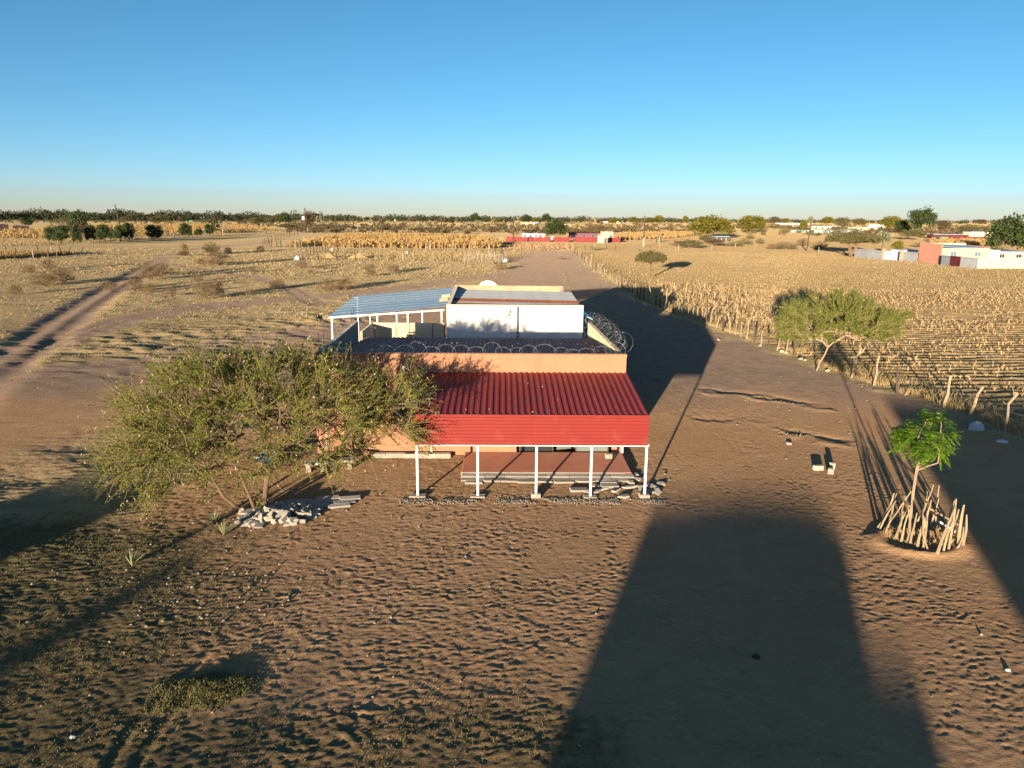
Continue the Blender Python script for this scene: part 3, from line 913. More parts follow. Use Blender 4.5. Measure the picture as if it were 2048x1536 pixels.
    # slab benches and a table of blocks near the wall
    def bench(a, b_, w, lab, tilt=0):
        X, Y = at(a, b_)
        t = thing('slab_bench', lab, 'bench', (X, Y, hz(X, Y) - 0.02), R(12))
        for s in (-1, 1):
            bevel(MB().box(s * w * 0.32 - 0.1, s * w * 0.32 + 0.1, -0.16, 0.16, 0, 0.34).build('leg', M['concrete'], t), 0.015)
        bevel(MB().box(-w / 2, w / 2, -0.24, 0.24, 0.342, 0.45).build('seat', M['paver'], t, rot=(0, R(tilt), 0)), 0.03, 2)
    bench(684, 937, 1.0, 'small concrete slab bench by the orange wall', 3)
    bench(632, 942, 0.9, 'small concrete slab bench beside the old tyre')
    X, Y = at(646, 930)
    ty = thing('old_tyre', 'dark old tyre lying between two slab benches', 'tyre', (X, Y + 0.3, 0))
    b = MB()
    n, mm = 20, 8
    for i in range(n):
        for j in range(mm):
            a, c = 2 * math.pi * i / n, 2 * math.pi * j / mm
            rr = 0.29 + 0.10 * math.cos(c)
            b.v.append((rr * math.cos(a), rr * math.sin(a), 0.10 + 0.10 * math.sin(c))); b.t.append(0.5)
    for i in range(n):
        for j in range(mm):
            b.f.append((i * mm + j, ((i + 1) % n) * mm + j, ((i + 1) % n) * mm + (j + 1) % mm, i * mm + (j + 1) % mm))
    b.build('tyre_body', M['rubber'], ty, smooth=True)
    MB().tube([(0, 0, 0.03), (0, 0, 0.07)], 0.20, 14).build('hub', M['dark_steel'], ty)
    # blue and white basin under the tree
    X, Y = at(533, 924)
    bs = thing('plastic_basin', 'blue and white plastic basin behind the acacia trunk', 'basin', (X, Y, hz(X, Y)), R(10))
    b = MB(); n = 20
    for q, (r, z) in enumerate(((0.32, 0.0), (0.52, 0.30), (0.56, 0.32), (0.53, 0.33), (0.50, 0.30), (0.30, 0.04))):
        for i in range(n):
            a = 2 * math.pi * i / n
            b.v.append((r * math.cos(a), r * 0.7 * math.sin(a), z)); b.t.append(0.5)
    for q in range(5):
        for i in range(n):
            b.f.append((q * n + i, q * n + (i + 1) % n, q * n + n + (i + 1) % n, q * n + n + i))
    b.f.append(tuple(range(n - 1, -1, -1))); b.f.append(tuple(range(5 * n, 6 * n)))
    b.build('bowl', M['blue_plastic'], bs, smooth=True)
    b = MB(); b.tube([(0.55 * math.cos(a), 0.385 * math.sin(a), 0.325) for a in np.linspace(0, 6.2832, 25)], 0.028, 6, cap=False)
    b.build('rim', M['white_plastic'], bs, smooth=True)
    # single blocks on the open yard
    for a, b_, w, h, rz, l in ((1636, 940, 0.40, 0.22, 5, 'single pale cement block alone on the yard, the wider one'), (1661, 948, 0.22, 0.26, -30, 'upright cement block standing in front of a broken one on the yard'),
                               (1664, 938, 0.17, 0.30, 10, 'narrow broken cement block behind the upright one'), (1578, 889, 0.2, 0.12, 0, 'small white brick half sunk in the yard')):
        X, Y = at(a, b_)
        o = bevel(MB().box(-w / 2, w / 2, -0.1, 0.1, 0, h).build('cement_block', M['concrete'], None, loc=(X, Y, hz(X, Y) - 0.02), rot=(0, 0, R(rz))), 0.012)
        tag(o, l, 'block')


def coil(p0, p1, r, pitch, rng, wire=0.004, flat=1.0, n=18):
    p0, p1 = Vector(p0), Vector(p1)
    L = (p1 - p0).length
    d = (p1 - p0).normalized()
    s = d.cross(Vector((0, 0, 1))).normalized(); u = s.cross(d)
    turns = L / pitch
    pts = []
    k = int(turns * n)
    for i in range(k + 1):
        a = 2 * math.pi * i / n
        w = float(vnoise(i / n * 0.9, 3.3, int(r * 100))) - 0.5
        w2 = float(vnoise(i / n * 0.6, 8.1, 5)) - 0.5
        rr = r * (1 + 0.9 * w)
        q = p0 + d * (L * i / k + 0.5 * w2 + rr * (1.15 - 0.8 * flat) * math.sin(a)) + u * (rr * (math.cos(a) * (0.75 + 0.5 * w) + 0.6)) + s * (rr * flat * math.sin(a))
        pts.append(q)
    return MB().tube(pts, wire, 4)


def build_razor_wire():
    rng = random.Random(2)
    def one(label, p0, p1, r, pitch, flat=1.0, droppers=()):
        t = thing('razor_wire', label, 'razor wire', p0)
        q = Vector(p1) - Vector(p0)
        coil((0, 0, 0), q, r, pitch, rng, flat=flat).build('coil', M['wire'], t, smooth=True)
        L = q.length
        b = MB()
        for k in range(int(L / 0.16)):
            w = q * ((k + 0.5) / int(L / 0.16))
            a = rng.uniform(0, 6.28)
            c = w + Vector((rng.uniform(-.1, .1), r * flat * math.sin(a), r * (math.cos(a) + 0.75)))
            b.box(-0.022, 0.022, -0.004, 0.004, -0.012, 0.012, Matrix.Translation(c) @ Euler((a, rng.uniform(0, 3), rng.uniform(0, 3))).to_matrix().to_4x4())
        b.build('barb', M['wire'], t)['kind'] = 'stuff'
        for f in droppers:
            MB().tube([q * f + Vector((0, 0, -0.3)), q * f + Vector((0, 0, 0.75))], 0.014, 5).build('stay', M['dark_steel'], t)
    one('razor wire coil along the front parapet above the red veranda', (-8.5, 32.5, 4.63), (4.9, 32.68, 4.66), 0.25, 0.62, 0.35)
    one('razor wire coil on the right block parapet of the shop', (4.92, 33.2, 4.62), (4.75, 45.6, 4.25), 0.42, 0.50, 1.0)
    one('razor wire coil on the dark left parapet of the shop', (-8.62, 32.9, 4.66), (-8.80, 41.6, 4.74), 0.33, 0.7, 0.6, (0.02, 0.12, 0.9, 0.97))
    one('razor wire coil hung along the rear eave of the shop', (-8.6, 44.2, 3.55), (4.6, 44.4, 3.55), 0.34, 1.1, 0.3)


# ------------------------------------------------------------------ white building and its lean-to
def build_white():
    wb = thing('white_building', 'white plastered block building with rusty galvanised roof', 'building', (0, 48.6, 0), R(0.8))
    XL, XR, D, T = -4.28, 4.60, 8.8, 0.22
    top = 4.93
    MB().box(XL, XR, 0, T, -0.1, top - 0.05).build('front_wall', M['white'], wb)
    MB().box(XL - 0.015, XR + 0.015, -0.015, T + 0.01, top - 0.05, top).build('coping', M['cream'], wb)
    MB().box(XR - 0.2, XR, T, D, -0.1, 4.62).build('side_wall', M['white'], wb)
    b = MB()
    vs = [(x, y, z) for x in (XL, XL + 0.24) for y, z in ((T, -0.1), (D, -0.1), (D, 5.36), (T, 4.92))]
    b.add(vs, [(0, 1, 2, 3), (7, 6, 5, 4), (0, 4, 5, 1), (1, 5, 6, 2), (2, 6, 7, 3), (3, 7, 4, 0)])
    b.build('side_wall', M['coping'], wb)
    rw = MB().box(XL, XR - 0.02, D, D + 0.19, -0.1, 4.95).box(XL, XR - 0.6, D + 0.02, D + 0.17, 4.95, 5.34).build('rear_wall', M['mortar'], wb)
    rng = random.Random(9)
    me = bevel_mesh_box('block', 0.44, 0.21, 0.205, M['block'])
    for row in range(3):
        x = XL + 0.02 + (row % 2) * 0.23
        while x + 0.44 < XR - 0.55:
            obj('block', me, rw, (x + 0.22, D + 0.095 + rng.uniform(-0.008, 0.008), 4.86 + 0.215 * row - (x - XL) * 0.004), (0, 0, R(rng.uniform(-0.8, 0.8))), (1, 1.05, 1))
            x += 0.455
    # roof: wavy sheets laid side to side, two of them rusted
    W = (D - 0.3) / 11
    g = rib_sheet('roof_sheet', W, 5, 8.6, 0.035, M['galv_rust'], 'wave')
    ru = rib_sheet('rusted_roof_sheet', W, 5, 8.6, 0.035, M['rust'], 'wave')
    for k in range(11):
        y = T + 0.06 + k * W
        rust = k in (1, 3, 4)
        o = obj('rusted_roof_sheet' if rust else 'roof_sheet', ru if rust else g, wb)
        # ribs run along x: local y -> world x (falling slightly to the right)
        a = R(1.9)
        zl = 4.80 + 0.025 * k
        o.matrix_local = Matrix(((0, math.cos(a), math.sin(a), XL + 0.26), (1, 0, 0, y), (0.025 / W, -math.sin(a), math.cos(a), zl + (k % 2) * 0.004), (0, 0, 0, 1)))
        solid(o)
        if rust: o['label'] = 'rusted brown roof sheet'
    # drain pipe, lamp and vent on the front
    MB().box(0.28, 0.39, -0.10, -0.005, 0.3, 4.84).build('downpipe', M['dark_steel'], wb)
    lm = MB().box(-0.42, -0.18, -0.2, -0.003, 4.38, 4.62).build('wall_lamp', M['cream'], wb)
    MB().tube([(-0.30, -0.13, 4.38), (-0.30, -0.15, 4.25), (-0.30, -0.16, 4.22)], [0.05, 0.09, 0.04], 8).build('bulb', M['concrete'], lm, smooth=True)
    MB().box(-0.40, -0.20, -0.012, -0.003, 4.02, 4.37).build('stain_plate', M['cream'], wb)
    MB().tube([(-3.98, -0.10, 4.58), (-3.98, -0.003, 4.62)], [0.07, 0.03], 8).build('wall_lamp', M['cream'], wb)
    # small roof on the right-hand side
    o = MB()
    o.add([(XR + 0.01, 1.0, 4.2), (XR + 0.75, 1.0, 3.86), (XR + 0.75, 4.5, 3.86), (XR + 0.01, 4.5, 4.2),
           (XR + 0.01, 1.0, 4.25), (XR + 0.75, 1.0, 3.91), (XR + 0.75, 4.5, 3.91), (XR + 0.01, 4.5, 4.25)],
          [(0, 3, 2, 1), (4, 5, 6, 7), (0, 1, 5, 4), (1, 2, 6, 5), (2, 3, 7, 6), (3, 0, 4, 7)])
    o.build('side_awning', M['galv_blue'], wb)
    # loose blocks on the left parapet seen against the lean-to
    # lean-to roof
    lt = thing('lean_to_shelter', 'open lean-to shelter on white posts, sky reflection coloured into its pale blue sheet roof', 'shelter', (-8.2, 49.2, 0), R(0.8))
    x0, x1 = -3.95, 3.75
    zl, zr = 4.02, 4.58
    YB = 9.4
    a = math.atan2(zr - zl, x1 - x0)
    W = YB / 8
    gm = rib_sheet('roof_sheet', W, 6, math.hypot(x1 - x0, zr - zl) + 0.1, 0.005, M['galv'], 'wave')
    gb = rib_sheet('roof_sheet', W, 6, math.hypot(x1 - x0, zr - zl) + 0.1, 0.005, M['galv_blue'], 'wave')
    for k in range(8):
        o = obj('roof_sheet', gb if k < 3 else gm, lt)
        o.matrix_local = Matrix(((0, math.cos(a), -math.sin(a), x0), (1, 0, 0, -0.1 + k * W), (0.0442, math.sin(a), math.cos(a), zl + 0.0442 * W * k), (0, 0, 0, 1)))
        solid(o)
        if k < 3: o['label'] = 'bluer sheet at the near edge'
    def beam(y, dz):
        b = MB()
        vs = [(x, yy, z + dz + e) for yy in (y, y + 0.07) for x, z in ((x0 + 0.05, zl), (x1 - 0.05, zr)) for e in (-0.14, -0.03)]
        b.add(vs, [(0, 2, 3, 1), (4, 5, 7, 6), (0, 1, 5, 4), (2, 6, 7, 3), (1, 3, 7, 5), (0, 4, 6, 2)])
        b.build('beam', M['white_paint'], lt)
    for j, y in enumerate((0.0, 4.6, 9.0)): beam(y, 0.0 + 0.044 * y)
    for y in (0.035, 9.035):
        for f in (0.03, 0.42, 0.68, 0.97):
            x = x0 + (x1 - x0) * f
            z = zl + (zr - zl) * f + 0.044 * y - 0.14
            MB().box(x - 0.05, x + 0.05, y - 0.05, y + 0.05, -0.1, z).build('post', M['white_paint'], lt)
    for f in (0.25,):
        x = x0 + (x1 - x0) * f
        MB().box(x - 0.05, x + 0.05, 4.58, 4.68, -0.1, zl + (zr - zl) * f + 0.2 - 0.14).build('post', M['white_paint'], lt)
    # loose blocks weighing down the roof against the parapet
    for y, l in ((2.6, 'pale block weighing down the blue lean-to roof, lower of two'), (4.2, 'pale block weighing down the blue lean-to roof, upper of two')):
        o = bevel(MB().box(-0.3, 0.3, -0.2, 0.2, 0, 0.22).build('cement_block', M['block'], None, loc=(-4.72, 49.2 + y, 4.64 + 0.05 * y), rot=(0, -a, 0)), 0.01)
        tag(o, l, 'block')
    # courtyard wall of precast panels
    cw = thing('courtyard_wall', 'cream panel wall between the shop and the lean-to', 'wall', (-9.2, 48.9, 0), R(0.8))
    xs = [0.0, 1.55, 2.45, 3.95, 4.75]
    for k in range(4):
        bevel(MB().box(xs[k] + 0.03, xs[k + 1] - 0.03, 0, 0.10, -0.1, 3.66).build('wall_panel', M['cream'], cw), 0.01)
        MB().box(xs[k + 1] - 0.028, xs[k + 1] + 0.028, 0.02, 0.13, -0.1, 3.63).build('post', M['dark_steel'], cw)
    bevel(MB().box(-0.12, -0.002, -3.6, 0.1, -0.1, 3.62).build('wall_panel', M['cream'], cw), 0.01)
    # satellite dish behind the parapet
    ds = thing('satellite_dish', 'white satellite dish behind the block parapet', 'dish', (-1.95, 59.4, 0), R(8))
    b = MB(); n, rings = 20, 5
    for q in range(rings + 1):
        rr = 0.85 * q / rings
        for i in range(n):
            t = 2 * math.pi * i / n
            b.v.append((rr * math.cos(t), 0.28 * (q / rings) ** 2 * -1 + 0.0, rr * math.sin(t))); b.t.append(0.5)
    for q in range(rings):
        for i in range(n):
            b.f.append((q * n + i, q * n + (i + 1) % n, q * n + n + (i + 1) % n, q * n + n + i))
    o = b.build('reflector', M['white_plastic'], ds, smooth=True, loc=(0, 0, 4.75), rot=(R(-35), 0, 0)); solid(o, 0.02)
    MB().tube([(0, 0.1, -0.1), (0, 0.1, 4.7)], 0.06, 8).build('mast', M['dark_steel'], ds)
    MB().tube([(0, -0.2, 4.2), (0, -0.85, 4.95)], 0.02, 6).build('feed_arm', M['dark_steel'], ds)


build_shop()
build_paving()
build_razor_wire()
build_white()


# ------------------------------------------------------------------ foliage helpers
def unit(v):
    return v / np.maximum(np.linalg.norm(v, axis=-1, keepdims=True), 1e-9)


def rand_dirs(rs, n):
    return unit(rs.normal(size=(n, 3)))


def leaf_quads(rs, C, A, length, width, tint):
    """diamond leaves: centres C, long axes A; returns V,F,T"""
    n = len(C)
    B = unit(np.cross(A, rand_dirs(rs, n)))
    l = (length * rs.uniform(0.7, 1.3, n))[:, None] if np.isscalar(length) else length[:, None]
    w = (width * rs.uniform(0.7, 1.3, n))[:, None] if np.isscalar(width) else width[:, None]
    V = np.stack([C - A * l * .5, C + B * w * .5 + A * l * 0.08, C + A * l * .5, C - B * w * .5 + A * l * 0.08], 1).reshape(-1, 3)
    F = np.arange(4 * n).reshape(n, 4)
    return V, F, np.repeat(tint, 4)


def blades(rs, P, h, w, lean=0.35, tint=None):
    """one bent blade (triangle pair as a quad strip) per root point"""
    n = len(P)
    a = rs.uniform(0, 2 * math.pi, n)
    d = np.stack([np.cos(a), np.sin(a), np.zeros(n)], 1)
    b = rs.uniform(0, 2 * math.pi, n)
    s = np.stack([np.cos(b), np.sin(b), np.zeros(n)], 1)
    up = np.array([0, 0, 1.0])
    h = np.asarray(h).reshape(-1, 1) * rs.uniform(0.6, 1.3, (n, 1)); w = np.asarray(w).reshape(-1, 1) * np.ones((n, 1))
    ln = lean * rs.uniform(0.1, 1.4, (n, 1))
    mid = P + up * h * 0.55 + d * h * ln * 0.35
    tip = P + up * h * (1 - 0.25 * ln) + d * h * ln
    V = np.stack([P - s * w * .5, P + s * w * .5, mid + s * w * .42, mid - s * w * .42, tip + s * w * .08, tip - s * w * .08], 1).reshape(-1, 3)
    i = np.arange(n)[:, None] * 6
    F = np.concatenate([i + np.array([[0, 1, 2, 3]]), i + np.array([[3, 2, 4, 5]])], 0)
    t = np.repeat(rs.uniform(0, 1, n) if tint is None else tint, 6)
    return V, F, t


def cat(parts):
    V, F, T, o = [], [], [], 0
    for v, f, t in parts:
        V.append(v); F.append(f + o); T.append(t); o += len(v)
    return np.concatenate(V), np.concatenate(F), np.concatenate(T)


def grow(rs, stems, targets, tip_r=0.007, k=5, up_pen=0.0, wob=0.12):
    """skeleton: stems (list of polylines) then each target joined to the nearest node.
    returns list of chains (points, radii)"""
    P, par, chains = [], [], []
    for st in stems:
        ids = []
        prev = -1
        for p in st:
            P.append(np.array(p, float)); par.append(prev); prev = len(P) - 1; ids.append(prev)
        chains.append(ids)
    nst = len(P)
    root = np.array(stems[0][0], float)
    order = np.argsort(np.linalg.norm(np.array(targets) - root, axis=1))
    for q in order:
        t = np.array(targets[q], float)
        A = np.array(P)
        dv = t - A
        dist = np.linalg.norm(dv, axis=1)
        # prefer nodes lying between the root and the target
        out = unit(A - root)
        cosang = (dv * out).sum(1) / np.maximum(dist, 1e-6)
        cost = dist * (1.6 - 0.6 * cosang)
        cost[A[:, 2] < 0.35 * max(0.4, A[:, 2].max()) * 0.5] += 1.5
        j = int(np.argmin(cost))
        L = dist[j]
        if L < 0.05: continue
        n = max(2, min(k, int(L / 0.35) + 1))
        ids = [j]
        sag = rs.normal(size=3) * wob * L
        prev = j
        for m in range(1, n + 1):
            f = m / n
            p = A[j] + (t - A[j]) * f + sag * math.sin(math.pi * f) + np.array([0, 0, 0.10 * L * math.sin(math.pi * f)])
            P.append(p); par.append(prev); prev = len(P) - 1; ids.append(prev)
        chains.append(ids)
    n = len(P)
    r = np.zeros(n); acc = np.zeros(n)
    for i in range(n - 1, -1, -1):
        r[i] = max(tip_r, acc[i] ** (1 / 2.25))
        if par[i] >= 0: acc[par[i]] += r[i] ** 2.25
    return np.array(P), np.array(par), r, chains


def skeleton_mesh(name, P, r, chains, material, n=6, rmax=None, thin=0.02):
    b = MB()
    for c in chains:
        if len(c) < 2: continue
        rad = [r[i] for i in c]
        rad[0] = min(rad[0], rad[1] * 1.35)
        if rmax: rad = [min(q, rmax) for q in rad]
        b.tube([P[i] for i in c], rad, n if max(rad) > thin else 4, cap=False)
    return b.mesh(name, material, smooth=True)


def wand_foliage(rs, P, r, centre, nw, length, leaves, leaf_l, leaf_w, spread=0.9, rcut=0.03, up=0.35, droop=0.0, clump=1.0):
    """straight leafy shoots from the thin wood"""
    thin = np.where(r < rcut)[0]
    if clump < 1: thin = rs.choice(thin, max(8, int(len(thin) * clump)), replace=False)
    src = P[rs.choice(thin, nw)] + rs.normal(size=(nw, 3)) * 0.05
    out = unit((src - centre) * np.array([1, 1, 0.8]))
    D = unit(out * 0.75 + rand_dirs(rs, nw) * spread + np.array([0, 0, up]))
    low = (src[:, 2] < centre[2])[:, None]
    D = unit(D - np.array([0, 0, droop]) * low)
    L = length * rs.uniform(0.45, 1.35, (nw, 1))
    bend = rand_dirs(rs, nw) * 0.10 * L + np.array([0, 0, -0.05]) * L
    E = src + D * L + bend
    M_ = src + D * L * 0.5 - bend * 0.3
    # thin shoots as crossed narrow strips
    w = 0.013
    B = unit(np.cross(D, rand_dirs(rs, nw)))
    V1 = np.stack([src - B * w, src + B * w, M_ + B * w * .7, M_ - B * w * .7], 1).reshape(-1, 3)
    V2 = np.stack([M_ - B * w * .7, M_ + B * w * .7, E + B * w * .3, E - B * w * .3], 1).reshape(-1, 3)
    TV = np.concatenate([V1, V2]); TF = np.arange(len(TV)).reshape(-1, 4)
    t = rs.uniform(0.05, 1.0, (nw, leaves))
    a = t[..., None]
    pos = (1 - a) ** 2 * src[:, None] + 2 * a * (1 - a) * (2 * M_ - 0.5 * (src + E))[:, None] + a * a * E[:, None]
    pos = pos.reshape(-1, 3) + rs.normal(size=(nw * leaves, 3)) * 0.022
    ax = unit(np.repeat(D, leaves, 0) * 0.5 + rand_dirs(rs, nw * leaves))
    wt = np.repeat(rs.uniform(0, 1, nw), leaves)
    tint = np.clip(0.55 * wt + 0.45 * rs.uniform(0, 1, nw * leaves), 0, 1) ** 1.2
    lv = leaf_quads(rs, pos + ax * leaf_l * 0.4, ax, leaf_l, leaf_w, tint)
    return (TV, TF), lv, E


def shell_targets(rs, c, rad, n, zmin=-0.35, inner=0.55):
    out = []
    while len(out) < n:
        d = rs.normal(size=3); d /= np.linalg.norm(d)
        q = inner + (1 - inner) * rs.random() ** 0.6
        if d[2] * q < zmin: continue
        out.append(np.array(c) + d * np.array(rad) * q)
    return out


# ------------------------------------------------------------------ the big acacia in front of the shop
def build_acacia():
    rs = np.random.RandomState(11)
    bx, by = -9.35, 25.75
    t = thing('acacia_tree', 'large sprawling thorny acacia with many stems in front of the shop', 'tree', (bx, by, hz(bx, by) - 0.03))
    stems = [
        [(0, 0, -0.1), (-0.10, 0.0, 0.3), (-0.28, 0.05, 0.8), (-0.52, 0.1, 1.4), (-0.75, 0.2, 1.9)],
        [(0.32, 0.05, -0.1), (0.36, 0.05, 0.4), (0.42, 0.1, 0.9), (0.50, 0.25, 1.45), (0.72, 0.5, 2.0)],
        [(0.14, 0.1, -0.1), (0.12, 0.2, 0.35), (0.02, 0.45, 0.9), (-0.08, 0.8, 1.5), (0.1, 1.2, 2.1)],
        [(-0.55, 0.15, -0.1), (-0.85, 0.15, 0.15), (-1.15, 0.1, 0.45), (-1.38, 0.1, 0.9), (-1.55, 0.0, 1.35), (-1.95, -0.1, 1.75)],
        [(0.2, 0.25, -0.1), (0.30, 0.45, 0.5), (0.22, 0.7, 1.0), (0.55, 1.1, 1.6)],
    ]
    c = np.array([-0.1, 0.9, 2.95])
    tg = shell_targets(rs, c, (5.3, 4.0, 2.35), 380, -0.40, 0.30)
    # hanging skirts at the left and drooping arm over the veranda
    for _ in range(34):
        tg.append(np.array([rs.uniform(-5.2, -2.6), rs.uniform(-1.5, 2.0), rs.uniform(1.0, 2.6)]))
    for _ in range(46):
        tg.append(np.array([rs.uniform(3.2, 5.9), rs.uniform(-0.5, 3.0), rs.uniform(2.5, 4.6)]))
    for _ in range(4):
        tg.append(np.array([rs.uniform(2.0, 4.0), rs.uniform(-1.0, 1.0), rs.uniform(1.5, 2.2)]))
    tg = [q for q in tg if not (q[0] > 2.2 and q[2] < 2.3)]
    for _ in range(26):
        tg.append(np.array([rs.uniform(-3.0, 2.5), rs.uniform(-0.5, 2.5), rs.uniform(4.6, 5.3)]))
    P, par, r, ch = grow(rs, stems, tg, tip_r=0.0085, k=6)
    obj('trunk', skeleton_mesh('trunk', P, r * 1.35, ch, M['bark'], 7, rmax=0.21), t)
    (TV, TF), (LV, LF, LT), E = wand_foliage(rs, P, r, c, 4400, 1.08, 30, 0.070, 0.032, rcut=0.022, up=0.40, droop=0.55, spread=0.72, clump=0.42)
    obj('twigs', mesh_np('twigs', TV, TF, M['twig']), t)['kind'] = 'stuff'
    obj('crown', mesh_np('crown', LV, LF, M['leaf_acacia'], LT), t)
    # pale curled pods
    n = 900
    i = rs.choice(len(E), n)
    C = E[i] + rs.normal(size=(n, 3)) * 0.2
    A = unit(rand_dirs(rs, n) * 0.6 + np.array([0, 0, -0.8]))
    v, f, tt = leaf_quads(rs, C, A, 0.13, 0.03, np.zeros(n))
    obj('seed_pods', mesh_np('seed_pods', v, f, M['pod']), t)['kind'] = 'stuff'


def build_fence_tree():
    rs = np.random.RandomState(5)
    bx, by = at(1632, 742)
    t = thing('thorn_tree', 'bushy green thorn tree with leaning trunk beside the field fence', 'tree', (bx, by, hz(bx, by) - 0.03))
    stems = [[(0, 0, -0.1), (0.22, 0.05, 0.6), (0.55, 0.1, 1.2), (0.72, 0.1, 1.75), (0.60, 0.15, 2.15)],
             [(0.70, 0.12, 1.7), (1.05, 0.2, 2.0), (1.5, 0.3, 2.25)], [(0.66, 0.1, 1.8), (0.3, -0.1, 2.1), (-0.3, -0.1, 2.4)]]
    c = np.array([1.15, 0.4, 3.25])
    tg = shell_targets(rs, c, (4.4, 3.2, 2.0), 280, -0.48, 0.25)
    for _ in range(22):
        tg.append(np.array([rs.uniform(3.5, 5.8), rs.uniform(-1.5, 2), rs.uniform(2.4, 4.0)]))
    P, par, r, ch = grow(rs, stems, tg, tip_r=0.0085, k=5)
    obj('trunk', skeleton_mesh('trunk', P, r * 1.3, ch, M['bark_pale'], 7, rmax=0.24), t)
    (TV, TF), (LV, LF, LT), E = wand_foliage(rs, P, r, c, 4000, 0.80, 27, 0.085, 0.040, rcut=0.024, up=0.6, spread=0.65, clump=0.5)
    obj('twigs', mesh_np('twigs', TV, TF, M['twig']), t)['kind'] = 'stuff'
    obj('crown', mesh_np('crown', LV, LF, M['leaf_fence'], LT), t)
    n = 250
    C = E[rs.choice(len(E), n)] + rs.normal(size=(n, 3)) * 0.15
    v, f, tt = leaf_quads(rs, C, unit(rand_dirs(rs, n) + np.array([0, 0, -.6])), 0.20, 0.035, np.zeros(n))
    obj('seed_pods', mesh_np('seed_pods', v, f, M['pod']), t)['kind'] = 'stuff'


